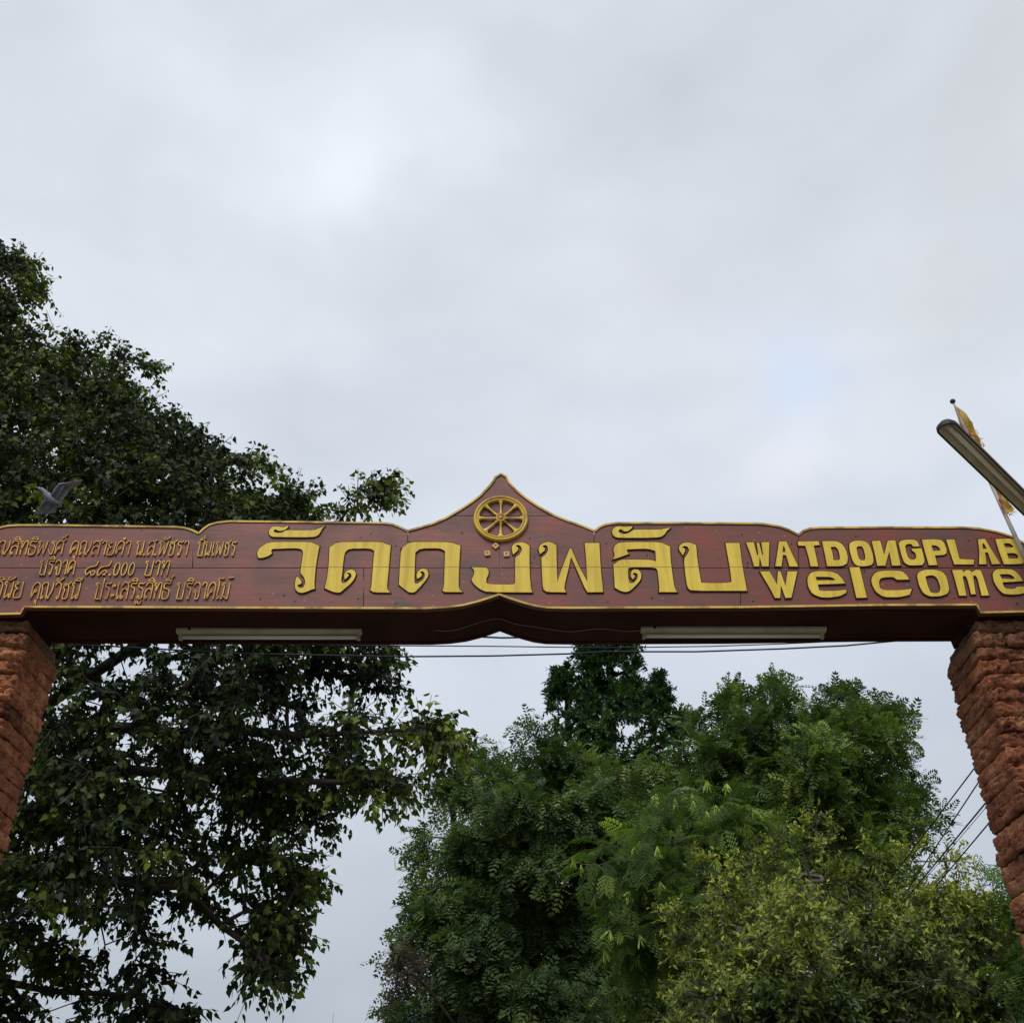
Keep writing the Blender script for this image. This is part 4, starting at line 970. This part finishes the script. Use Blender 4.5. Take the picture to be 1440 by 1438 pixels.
    if len(pick):
        X, Y, Z = place(kind['tmpl'], Bp[pick], yd[pick], nm[pick], size[pick], tint[pick])[3]
        shared = []
        for q in range(6):
            me = fastmesh('leaf', kind['tmpl'][0], kind['tmpl'][1], np.full(len(kind['tmpl'][0]), .2+.13*q)); me.materials.append(leaf_m); shared.append(me)
        for j, i in enumerate(pick):
            o = bpy.data.objects.new('leaf', shared[int(min(5, max(0, (tint[i]-.13)/.13)))]); COL.objects.link(o); o.parent = t
            m_ = Matrix(np.stack([X[j], Y[j], Z[j]], 1).tolist()).to_4x4() @ Matrix.Scale(float(size[i]), 4); m_.translation = Vector(Bp[i])-Vector(t.location); o.matrix_local = m_
    return t
def A3(px, py, Y): return tuple(at(px, py, Y))

def lobes(poly, k, r0, r1, Y0, bulge, per, seed, tby=0):
    """clumps of foliage standing out of the crown, each with its own depth"""
    g_ = np.random.default_rng(seed); A = np.array(poly, float); out = []; C_ = []
    while len(out) < k:
        c = g_.uniform(A.min(0), A.max(0)); rr = g_.uniform(r0, r1)
        if c[1] > 1480: continue
        P = c[None]
        if not pip(P, poly)[0]: continue
        d = edist(P, poly)[0]
        if d < rr*.72: continue
        if any(math.hypot(c[0]-a_[0], c[1]-a_[1]) < .75*(rr+a_[2])*.75 for a_ in C_):
            if g_.random() < .97: continue
        C_.append((c[0], c[1], rr)); n_ = 14; rx, ry = rr*g_.uniform(.9, 1.35), rr*g_.uniform(.7, 1.05)
        pl = [(c[0]+rx*math.cos(t*2*math.pi/n_)*g_.uniform(.8, 1.15), c[1]+ry*math.sin(t*2*math.pi/n_)*g_.uniform(.8, 1.15)) for t in range(n_)]
        s_ = Y0*1.2/1440; Yc = Y0-bulge*math.sqrt(min(1, d/90))+g_.normal(0, bulge*.22)
        out.append(dict(poly=pl, n=max(6, int(per*rr*rr/1000)), Y=Yc, T=rr*s_*.8, front=.5, pad=.02, tb=float(np.clip((tby-c[1])/240, -.22, .22)) if tby else float(g_.normal(0, .07))))  # with tby the tint mixes new growth above with painted shade below
    return out
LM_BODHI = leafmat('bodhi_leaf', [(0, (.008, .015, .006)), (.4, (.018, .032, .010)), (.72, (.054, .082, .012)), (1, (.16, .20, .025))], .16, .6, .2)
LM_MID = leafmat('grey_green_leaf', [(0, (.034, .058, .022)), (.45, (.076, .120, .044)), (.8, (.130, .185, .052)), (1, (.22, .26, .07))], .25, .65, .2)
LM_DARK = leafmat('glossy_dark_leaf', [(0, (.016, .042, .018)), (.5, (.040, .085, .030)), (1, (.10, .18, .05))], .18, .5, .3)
LM_RIGHT = leafmat('fresh_green_leaf', [(0, (.034, .060, .020)), (.45, (.080, .128, .038)), (.8, (.155, .215, .052)), (1, (.24, .30, .07))], .25, .65, .2)
LM_LEU = leafmat('feathery_leaf', [(0, (.040, .075, .022)), (.5, (.10, .165, .040)), (.85, (.19, .26, .055)), (1, (.50, .60, .15))], .3, .65, .2)
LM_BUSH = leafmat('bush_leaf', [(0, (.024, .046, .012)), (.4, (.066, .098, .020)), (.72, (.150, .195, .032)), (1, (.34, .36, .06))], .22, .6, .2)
LM_RED = leafmat('reddish_leaf', [(0, (.05, .045, .035)), (.5, (.10, .075, .06)), (1, (.16, .09, .075))], .25, .6, .3)
LM_FAR = leafmat('haze_tinted_leaf', [(0, (.06, .10, .075)), (.5, (.09, .14, .10)), (1, (.12, .17, .12))], .2, .7, .2)  # distance haze put into the leaf colour as a pale bluish tint

K_BODHI = dict(thick=.035, ntw=4, nl=11, L=.40, spread=.62, droop=.05, size=.073, along=.45, side=.75, hang=.95, jit=.30, up=.35, face=.5, njit=.75, petiole=.05, tmpl=HEART, tr=.006, young=.25, lf=.7, objedge=.9)
bodhi_poly = [(-230,260),(-60,290),(0,335),(18,352),(28,372),(48,395),(58,425),(35,445),(20,475),(55,485),(95,468),(125,495),(155,507),(190,500),(215,535),(238,570),(265,592),(305,603),(330,625),(362,648),(355,670),(380,692),(415,688),(445,712),(470,735),(500,760),(530,800),(550,850),(540,905),(505,935),(525,965),(500,985),(480,1000),(520,1012),(550,1030),(505,1050),(515,1080),(485,1108),(455,1130),(435,1140),(385,1138),(360,1160),(385,1180),(390,1215),(395,1232),(350,1275),(345,1320),(335,1330),(320,1320),(305,1305),(290,1320),(282,1365),(235,1405),(200,1440),(180,1500),(0,1540),(-230,1560)]
bd = [(60,1350,75,.22),(150,1290,35,.4),(260,1310,42,.3),(325,1275,32,.35),(200,1375,45,.4),(250,1400,50,.35),(380,1290,40,.5),(110,1430,60,.4),(400,1060,18,.4),(300,1010,14,.3),(180,1010,12,.3),(90,1100,12,.3),(340,935,16,.3),(450,1030,14,.3),(340,1240,30,.3),(200,1180,20,.3),(120,1130,16,.3),(220,1085,16,.3),(-280,700,200,.3),(-280,1200,200,.3),(450,1020,80,.6),(330,1230,90,.7),(120,1345,60,.25),(40,1290,45,.25),(235,1300,38,.3),(300,1300,40,.35),(340,1250,40,.5),(60,1400,60,.45),(160,1410,50,.6),(175,930,30,.08),(140,925,20,.2),(260,960,30,.5),(330,1140,30,.4),(285,1120,25,.5),(420,960,25,.6),(485,940,25,.6),(60,1190,20,.5)]
tb = A3(-330, 1438, 12.5)
trunkB = [[(tb[0], tb[1], 0), (tb[0]+.1, tb[1], 2.5), A3(-280, 1300, 12.3), A3(-200, 1180, 12.2), A3(-130, 1080, 12.1), A3(-100, 900, 12), A3(-110, 650, 12), A3(-90, 450, 12)],
          [A3(-130,1080,12.1), A3(20,1020,11.8), A3(90,975,11.6), A3(185,912,11.4), A3(300,850,11.6), A3(380,800,11.8)],
          [A3(-130,1080,12.1), A3(150,1080,11.5), A3(330,1100,11), A3(480,1100,10.6), A3(540,1090,10.5)],
          [A3(20,1020,11.8), A3(250,1030,11), A3(420,1035,10.6), A3(590,1025,10.2), A3(648,1033,10.1)],
          [A3(-200,1180,12.2), A3(60,1230,11.5), A3(250,1240,11.2), A3(310,1300,10.9), A3(380,1350,10.7)],
          [A3(-280,1300,12.3), A3(-50,1380,11.6), A3(70,1393,11.2), A3(200,1400,11)],
          [A3(-100,900,12), A3(60,800,11.8), A3(180,700,11.7), A3(300,660,11.6)],
          [A3(-110,650,12), A3(0,560,12), A3(120,520,12)]]
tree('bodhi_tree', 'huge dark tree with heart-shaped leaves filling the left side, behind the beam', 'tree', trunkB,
     [*[dict(line=l_, n=n_, Y=y_, w=w_, tb=(-.08 if l_[0][1] > 900 else .05)) for l_, n_, y_, w_ in (([(440,915),(500,945),(548,962)], 18, 11, 9), ([(500,905),(545,922)], 12, 11, 8), ([(470,1000),(540,1020),(600,1022),(652,1034)], 20, 10.4, 7), ([(598,1008),(612,1015)], 3, 10.3, 4), ([(460,1075),(520,1085),(566,1090)], 17, 10.6, 9), ([(400,1110),(450,1128)], 16, 10.9, 8), ([(360,1110),(385,1140)], 12, 11, 8), ([(360,1180),(400,1212),(428,1246)], 22, 11, 9), ([(340,1270),(405,1300)], 20, 11, 9), ([(350,1310),(395,1362)], 18, 11, 9), ([(200,1400),(262,1425)], 16, 11, 8), ([(10,1290),(60,1320),(110,1370)], 22, 11.3, 10), ([(340,640),(368,655)], 10, 11.3, 6), ([(390,690),(445,716)], 14, 11.2, 7), ([(0,350),(40,385),(56,428)], 26, 12, 9), ([(70,478),(150,510),(205,512)], 26, 12, 8), ([(480,730),(510,690),(560,690)], 9, 10.8, 8))],  # lower sprays tinted darker for shade, upper ones lighter for top light
      dict(poly=[(-150,320),(0,345),(50,440),(120,500),(215,540),(300,610),(350,660),(440,715),(520,800),(-150,800)], n=850, Y=13.0, T=2.4, front=.45, tb=.10),  # greener upper leaves: young growth plus top light put into the tint
      dict(poly=bodhi_poly, n=1850, tb=-.13, Y=12.3, T=2.9, dens=bd, front=.42),  # main crown leaves tinted darker: its deep shade put into the colour
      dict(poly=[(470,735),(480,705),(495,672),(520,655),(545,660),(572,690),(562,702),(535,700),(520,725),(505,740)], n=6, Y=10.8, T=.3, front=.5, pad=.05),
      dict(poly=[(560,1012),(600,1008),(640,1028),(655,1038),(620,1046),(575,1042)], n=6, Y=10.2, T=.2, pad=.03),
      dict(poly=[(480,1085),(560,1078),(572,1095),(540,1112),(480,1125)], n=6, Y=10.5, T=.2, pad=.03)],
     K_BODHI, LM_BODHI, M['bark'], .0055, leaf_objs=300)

K_DARK = dict(thick=.05, ntw=6, nl=12, L=.36, spread=.75, size=.165, along=.75, side=.8, hang=.1, jit=.2, up=.8, face=.3, njit=.35, tmpl=OVATE, tr=.008, lf=.6)
def vlobe(cx, y0, y1, w): return [(cx, y0), (cx+w*.55, y0+8), (cx+w*.8, y0+28), (cx+w, y0+60), (cx+w*.9, y1), (cx-w*.9, y1), (cx-w, y0+55), (cx-w*.8, y0+30), (cx-w*.5, y0+6)]
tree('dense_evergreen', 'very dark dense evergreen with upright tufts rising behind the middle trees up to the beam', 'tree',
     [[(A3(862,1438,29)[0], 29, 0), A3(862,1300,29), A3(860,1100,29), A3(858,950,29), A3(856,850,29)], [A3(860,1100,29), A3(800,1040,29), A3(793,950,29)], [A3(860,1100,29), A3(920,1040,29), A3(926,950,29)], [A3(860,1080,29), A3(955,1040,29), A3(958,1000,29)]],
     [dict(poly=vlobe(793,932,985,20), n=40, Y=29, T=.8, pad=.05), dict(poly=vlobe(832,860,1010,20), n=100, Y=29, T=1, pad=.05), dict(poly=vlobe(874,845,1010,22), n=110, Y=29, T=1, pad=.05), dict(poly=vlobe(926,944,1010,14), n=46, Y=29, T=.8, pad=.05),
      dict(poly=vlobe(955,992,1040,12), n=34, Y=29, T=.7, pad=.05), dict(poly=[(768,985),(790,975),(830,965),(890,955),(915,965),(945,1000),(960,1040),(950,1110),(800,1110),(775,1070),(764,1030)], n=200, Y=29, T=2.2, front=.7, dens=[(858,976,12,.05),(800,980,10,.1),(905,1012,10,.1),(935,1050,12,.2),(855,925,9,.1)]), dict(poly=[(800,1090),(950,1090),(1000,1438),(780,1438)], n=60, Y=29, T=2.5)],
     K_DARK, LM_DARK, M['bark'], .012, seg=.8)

FR_MID = frond(4, .34, .17, .3)
K_MID = dict(thick=.06, ntw=5, nl=6, L=.52, spread=.7, droop=.15, size=.255, along=.5, side=.8, hang=.55, jit=.3, up=.8, face=.6, njit=.45, tmpl=FR_MID, tr=.006, lf=.5)
mid_poly = [(548,1438),(572,1395),(580,1350),(568,1320),(590,1295),(583,1250),(600,1205),(592,1185),(620,1150),(642,1128),(628,1100),(655,1072),(690,1062),(722,1052),(745,1025),(775,1045),(830,1062),(900,1065),(950,1095),(1010,1150),(1010,1300),(1010,1560),(540,1560)]
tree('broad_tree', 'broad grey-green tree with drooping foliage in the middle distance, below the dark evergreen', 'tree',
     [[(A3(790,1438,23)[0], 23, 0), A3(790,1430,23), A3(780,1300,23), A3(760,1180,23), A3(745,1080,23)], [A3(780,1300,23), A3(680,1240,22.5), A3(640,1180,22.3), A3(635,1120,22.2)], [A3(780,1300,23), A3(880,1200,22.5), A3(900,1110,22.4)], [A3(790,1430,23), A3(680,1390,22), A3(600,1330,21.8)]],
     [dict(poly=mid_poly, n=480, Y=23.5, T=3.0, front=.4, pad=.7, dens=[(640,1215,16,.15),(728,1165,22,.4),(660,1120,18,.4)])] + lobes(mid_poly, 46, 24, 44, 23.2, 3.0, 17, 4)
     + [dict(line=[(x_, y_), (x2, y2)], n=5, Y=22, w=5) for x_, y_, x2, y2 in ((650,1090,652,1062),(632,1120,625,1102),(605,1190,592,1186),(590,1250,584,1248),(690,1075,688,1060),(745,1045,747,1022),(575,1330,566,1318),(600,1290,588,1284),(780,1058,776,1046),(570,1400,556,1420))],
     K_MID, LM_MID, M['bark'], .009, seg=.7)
tree('reddish_sapling', 'small sapling with dull reddish leaves poking out left of the broad tree', 'tree',
     [[(A3(640,1438,19.6)[0], 19.6, 0), A3(640,1440,19.6), A3(600,1385,19.4), A3(555,1352,19)]],
     [dict(poly=[(522,1352),(545,1335),(572,1322),(590,1340),(585,1390),(560,1400),(535,1380),(545,1362)], n=13, Y=19, T=.4)],
     dict(K_MID, size=.20, ntw=3, nl=4, L=.4), LM_RED, M['bark'], .008)
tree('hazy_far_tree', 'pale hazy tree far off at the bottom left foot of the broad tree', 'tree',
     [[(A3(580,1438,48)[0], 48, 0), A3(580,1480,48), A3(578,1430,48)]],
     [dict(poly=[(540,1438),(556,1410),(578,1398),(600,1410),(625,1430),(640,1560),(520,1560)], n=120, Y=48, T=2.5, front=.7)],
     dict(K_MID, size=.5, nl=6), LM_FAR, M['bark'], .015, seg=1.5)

FR_R = frond(5, .30, .14, .25)
K_R = dict(thick=.05, ntw=4, nl=6, L=.5, spread=.6, droop=-.02, size=.315, along=.7, side=.8, hang=.2, jit=.28, up=.8, face=.4, njit=.4, tmpl=FR_R, tr=.007, lf=.6)
r_poly = [(930,1150),(945,1085),(968,1042),(985,1012),(1012,988),(1045,975),(1065,972),(1085,962),(1092,948),(1110,955),(1118,975),(1142,988),(1155,965),(1180,952),(1195,962),(1195,985),(1215,985),(1242,1000),(1268,1008),(1298,1032),(1278,1042),(1272,1072),(1250,1068),(1235,1095),(1262,1100),(1290,1112),(1280,1130),(1302,1150),(1292,1180),(1300,1205),(1270,1240),(1200,1280),(1100,1300),(960,1270)]
tree('airy_tree', 'green tree with fine feather-like sprays against the sky, left of the right pillar', 'tree',
     [[(A3(1110,1438,22)[0], 22, 0), A3(1110,1430,22), A3(1110,1250,22), A3(1105,1130,22), A3(1095,1000,22)], [A3(1110,1200,22), A3(1160,1080,22), A3(1178,985,22)], [A3(1110,1200,22), A3(1210,1110,21.8), A3(1270,1040,21.8)], [A3(1110,1250,22), A3(1230,1190,21.6), A3(1290,1150,21.6)], [A3(1110,1200,22), A3(1010,1080,22), A3(985,1030,22)]],
     lobes(r_poly, 30, 22, 40, 22, 1.8, 12, 9) + [dict(line=[(x_, y_), (x2, y2)], n=5, Y=22, w=7) for x_, y_, x2, y2 in ((1092,985,1096,966),(1180,985,1186,972),(1255,1015,1290,1030),(1240,1075,1272,1070),(1270,1115,1290,1118),(1280,1150,1300,1150),(985,1030,990,1012),(1030,990,1035,980),(1215,1000,1240,1002))] + [dict(poly=r_poly, n=230, Y=22.5, T=1.6, front=.4, dens=[(1215,1065,30,.15),(1255,1085,20,.05),(1165,1075,14,.3),(1225,1150,18,.5),(965,1120,30,.45),(1130,1010,14,.4),(1240,1120,14,.4)])],
     K_R, LM_RIGHT, M['bark'], .009, seg=.6)

BIP = bipinnate(5, 5); POD = (np.array([[0,0,0],[-.055,.25,0],[.055,.25,0],[-.06,.8,.02],[.06,.8,.02],[0,1,0]]), np.array([[0,2,1],[1,2,3],[2,4,3],[3,4,5]]))
K_L = dict(thick=.04, ntw=3, nl=3, L=.5, spread=.6, droop=.1, size=.30, along=.55, side=.8, hang=.45, jit=.25, up=.9, face=.5, njit=.3, tmpl=BIP, tr=.006, lf=.9,
           extra=[dict(p=.42, k=8, fan=.30, size=.21, tint=1.0, tmpl=POD)])
l_poly = [(832,1200),(842,1168),(880,1158),(892,1138),(930,1118),(962,1088),(1000,1065),(1022,1092),(1060,1105),(1098,1135),(1122,1160),(1110,1210),(1070,1260),(1000,1335),(935,1372),(885,1345),(850,1295),(842,1245)]
tree('podded_tree', 'small feathery tree hung with bunches of pale green pods, in front of the broad tree', 'tree',
     [[(A3(1000,1438,16.5)[0], 16.5, 0), A3(1000,1430,16.5), A3(985,1300,16.5), A3(970,1180,16.5), A3(990,1090,16.5)], [A3(985,1300,16.5), A3(900,1230,16), A3(850,1190,15.9)], [A3(985,1300,16.5), A3(1060,1200,16), A3(1090,1150,16)]],
     [*lobes(l_poly, 13, 24, 40, 16.5, 1.0, 9, 3), dict(poly=l_poly, n=80, Y=16.8, T=.9, front=.4, dens=[(892,1205,16,.25),(1000,1130,22,.3),(960,1170,14,.3),(930,1275,16,.4),(1000,1300,25,.5)])],
     K_L, LM_LEU, M['barkpale'], .006, seg=.5)
tree('feathery_sapling', 'bright feathery sapling tucked against the foot of the right pillar', 'tree',
     [[(A3(1490,1438,12)[0], 12, 0), A3(1490,1440,12), A3(1450,1320,12), A3(1430,1240,12)], [A3(1490,1440,12), A3(1400,1390,11.8), A3(1370,1380,11.6)]],
     [dict(poly=[(1378,1262),(1392,1218),(1408,1196),(1440,1180),(1560,1150),(1620,1300),(1620,1560),(1380,1560),(1400,1440),(1340,1420),(1355,1378),(1400,1355),(1415,1300)], n=120, Y=12.2, T=.9, front=.6)],
     dict(K_L, size=.30, L=.45, extra=()), LM_LEU, M['barkpale'], .006, seg=.4)

K_B = dict(thick=.03, tvar=.24, ntw=4, nl=12, L=.36, spread=.6, droop=-.18, size=.074, along=.6, side=.9, hang=.1, jit=.35, up=.7, face=.8, njit=.55, tmpl=OVATE, tr=.004, young=.35, lf=1.3, objedge=1.2)
b_poly = [(925,1438),(948,1365),(965,1290),(1000,1240),(1048,1232),(1080,1212),(1102,1190),(1140,1180),(1178,1195),(1210,1225),(1250,1218),(1290,1220),(1330,1226),(1370,1236),(1400,1268),(1470,1280),(1720,1270),(1720,1600),(890,1600)]
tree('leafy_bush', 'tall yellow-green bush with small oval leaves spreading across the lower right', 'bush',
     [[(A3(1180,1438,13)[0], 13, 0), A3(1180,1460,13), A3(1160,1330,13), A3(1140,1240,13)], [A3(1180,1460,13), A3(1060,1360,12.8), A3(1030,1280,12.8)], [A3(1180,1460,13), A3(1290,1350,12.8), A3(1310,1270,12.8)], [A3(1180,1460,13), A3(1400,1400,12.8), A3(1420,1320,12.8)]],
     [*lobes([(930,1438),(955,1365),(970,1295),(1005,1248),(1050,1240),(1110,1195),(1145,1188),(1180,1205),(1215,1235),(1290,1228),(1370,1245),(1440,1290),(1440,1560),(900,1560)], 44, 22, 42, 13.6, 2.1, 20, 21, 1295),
      dict(poly=b_poly, n=900, Y=14.4, T=1.6, front=.35, tb=-.18, dens=[(1600,1450,180,.4)], hole=[(1105,1340,40),(1180,1355,44),(1145,1345,34),(1250,1330,28),(1230,1290,20),(1000,1400,28),(1090,1270,18),(1330,1350,26),(1290,1400,20),(985,1320,20)]),  # inner leaves tinted darker to stand for shade within the bush
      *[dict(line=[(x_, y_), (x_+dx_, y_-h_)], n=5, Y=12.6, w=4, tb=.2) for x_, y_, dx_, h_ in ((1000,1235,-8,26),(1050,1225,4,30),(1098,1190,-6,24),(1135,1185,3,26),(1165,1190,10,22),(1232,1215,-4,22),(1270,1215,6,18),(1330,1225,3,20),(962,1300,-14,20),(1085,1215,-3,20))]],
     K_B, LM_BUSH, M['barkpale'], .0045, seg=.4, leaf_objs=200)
tree('broadleaf_shrub', 'low shrub with broader drooping leaves at the bottom edge, in front of the bush', 'shrub',
     [[(A3(1120,1438,11.2)[0], 11.2, 0), A3(1120,1480,11.2), A3(1110,1420,11.2)]],
     [dict(poly=[(1000,1438),(1030,1405),(1085,1388),(1150,1372),(1215,1395),(1250,1500),(980,1500)], n=110, Y=11.4, T=.6, front=.7)],
     dict(K_B, size=.135, L=.34, nl=7, hang=.5, lf=1.0, up=.9, objedge=2), leafmat('broad_leaf', [(0, (.024, .045, .020)), (.5, (.06, .10, .035)), (1, (.15, .20, .06))], .2, .45, .4), M['barkpale'], .005, seg=.3, leaf_objs=60)
tree('added_dark_thicket', 'dark thicket added behind the yellow-green bush to make its gaps look shaded', 'thicket',  # added so gaps in the bush look shaded instead of showing sky
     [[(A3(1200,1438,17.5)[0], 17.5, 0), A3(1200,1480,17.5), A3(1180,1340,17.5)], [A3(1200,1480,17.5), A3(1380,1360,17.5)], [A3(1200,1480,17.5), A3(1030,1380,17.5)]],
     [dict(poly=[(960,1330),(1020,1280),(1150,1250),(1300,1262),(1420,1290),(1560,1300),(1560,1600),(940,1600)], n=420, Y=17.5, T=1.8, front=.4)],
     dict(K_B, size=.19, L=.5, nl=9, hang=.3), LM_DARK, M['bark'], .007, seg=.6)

# ------------------------------------------------------------------ pigeon in flight
bp = at(70, 699, 8.4)
right = Vector((1, 0, 0)); upv = Vector((0, -math.sin(PITCH), math.cos(PITCH))); fw = Vector((0, math.cos(PITCH), math.sin(PITCH)))
pscale = .0073   # metres per photo pixel here
def BP(px, py, d=0): return right*((px-70)*pscale)+upv*((699-py)*pscale)+fw*d
pigeon = empty('pigeon', bp, 'grey pigeon flying with spread wings just above the left end of the sign', 'bird')
M['feather'] = mat('grey_feathers', (.27, .29, .35), .8, var=(45, (.15, .16, .20), .4, .65)); M['primary'] = mat('brown_flight_feathers', (.20, .14, .13), .7, var=(30, (.12, .085, .08), .4, .65))
M['beak'] = mat('pale_beak', (.28, .22, .14), .5)
def badd(b, name, m, sm=True):
    me = b.mesh(name, sm); me.materials.append(m); o = bpy.data.objects.new(name, me); COL.objects.link(o); o.parent = pigeon; return o
b = MB(); b.tube([BP(53, 685.6), BP(55, 686.5), BP(58.5, 688), BP(61, 690), BP(64, 694), BP(68, 699), (BP(73, 703)), BP(79, 706.5), BP(84, 708.5)], [.004, .014, .021, .022, .030, .043, .040, .024, .010], 16); badd(b, 'body', M['feather'])
b = MB(); b.tube([BP(54, 686), BP(51.5, 685.2), BP(49, 684.6, .003)], [.007, .005, .001], 8); badd(b, 'beak', M['beak'])
for s in (-1, 1):
    b = MB(); c = BP(57.5, 688.2)+(upv*.7+right*.5).normalized()*(.013 if s > 0 else -.006)+fw*(-.014); b.tube([c, c+fw*-.006], [.004, .003], 8); badd(b, 'eye', M['black'])
def feather(b, a, tip, w, d0=0, m=0):
    d = (tip-a); L_ = d.length; d.normalize(); sx = d.cross(fw).normalized()
    pts = [(0, .35), (.25, .9), (.6, 1.0), (.85, .85), (.96, .5), (1.0, .05)]
    vs = []
    for t, ww in pts:
        c = a+d*L_*t; bow = fw*(.012*math.sin(t*3))
        vs += [c-sx*w*ww+bow+fw*d0, c+bow+fw*(d0-.003), c+sx*w*ww+bow+fw*(d0+.002)]
    b.add(vs, [(3*i+j, 3*i+j+1, 3*i+j+4, 3*i+j+3) for i in range(len(pts)-1) for j in (0, 1)], m)
def wing(root, wrist, tip, trail, nprim, nsec):
    rt, wr, tp_ = BP(*root), BP(*wrist), BP(*tip); tr = BP(*trail)
    b = MB()
    for k in range(nsec):    # secondaries
        t = k/(nsec-1); a = rt.lerp(wr, t); e_ = a.lerp(a+(tr-rt), .95)*1.0; e_ = e_.lerp(tp_, .12*t); feather(b, a, e_, .016, .001*k)
    o1 = badd(b, 'wing', M['feather'])
    b = MB()
    for k in range(nprim):
        t = k/(nprim-1); e_ = (wr+(tr-rt)*1.02).lerp(tp_, t); e_ = wr+(e_-wr)*(1+.10*math.sin(math.pi*t)); feather(b, wr+(rt-wr)*.12*(1-t), e_, .013, .0012*k+.002)
    me = b.mesh('flight_feathers', True); me.materials.append(M['primary'] if nprim > 9 else M['feather']); o2 = bpy.data.objects.new('flight_feathers', me); COL.objects.link(o2); o2.parent = o1
    b = MB()  # coverts: thick leading edge
    b.tube([rt, rt.lerp(wr, .5)+fw*-.01, wr, wr.lerp(tp_, .35)], [.022, .020, .014, .004], 8)
    for k in range(nsec+2):
        t = k/(nsec+1); a = rt.lerp(wr, t); feather(b, a, a.lerp(a+(tr-rt), .5), .017, -.006)
    me = b.mesh('coverts', True); me.materials.append(M['feather']); o3 = bpy.data.objects.new('coverts', me); COL.objects.link(o3); o3.parent = o1
wing((74, 697), (85, 681, -.02), (121, 676, -.10), (88, 705, .0), 10, 9)
wing((66, 702), (58, 710, .02), (47, 723, .06), (84, 712, .01), 9, 9)
b = MB()
for k in range(7):
    t = (k-3)/3; feather(b, BP(78, 706), BP(86+1.5*t, 709-4.0*t), .011, .002*k)
badd(b, 'tail', M['feather'])

# ------------------------------------------------------------------ thin mast far off
mb = MB(); m0 = at(469, 1424, 60); mb.tube([(m0.x, m0.y, 0), (m0.x, m0.y, m0.z*.8), tuple(m0)], [.06, .04, .015], 8)
tag(mb.build('mast', M['steel'], None, True), 'tip of a thin grey mast far away, at the bottom edge between the trees', 'mast')
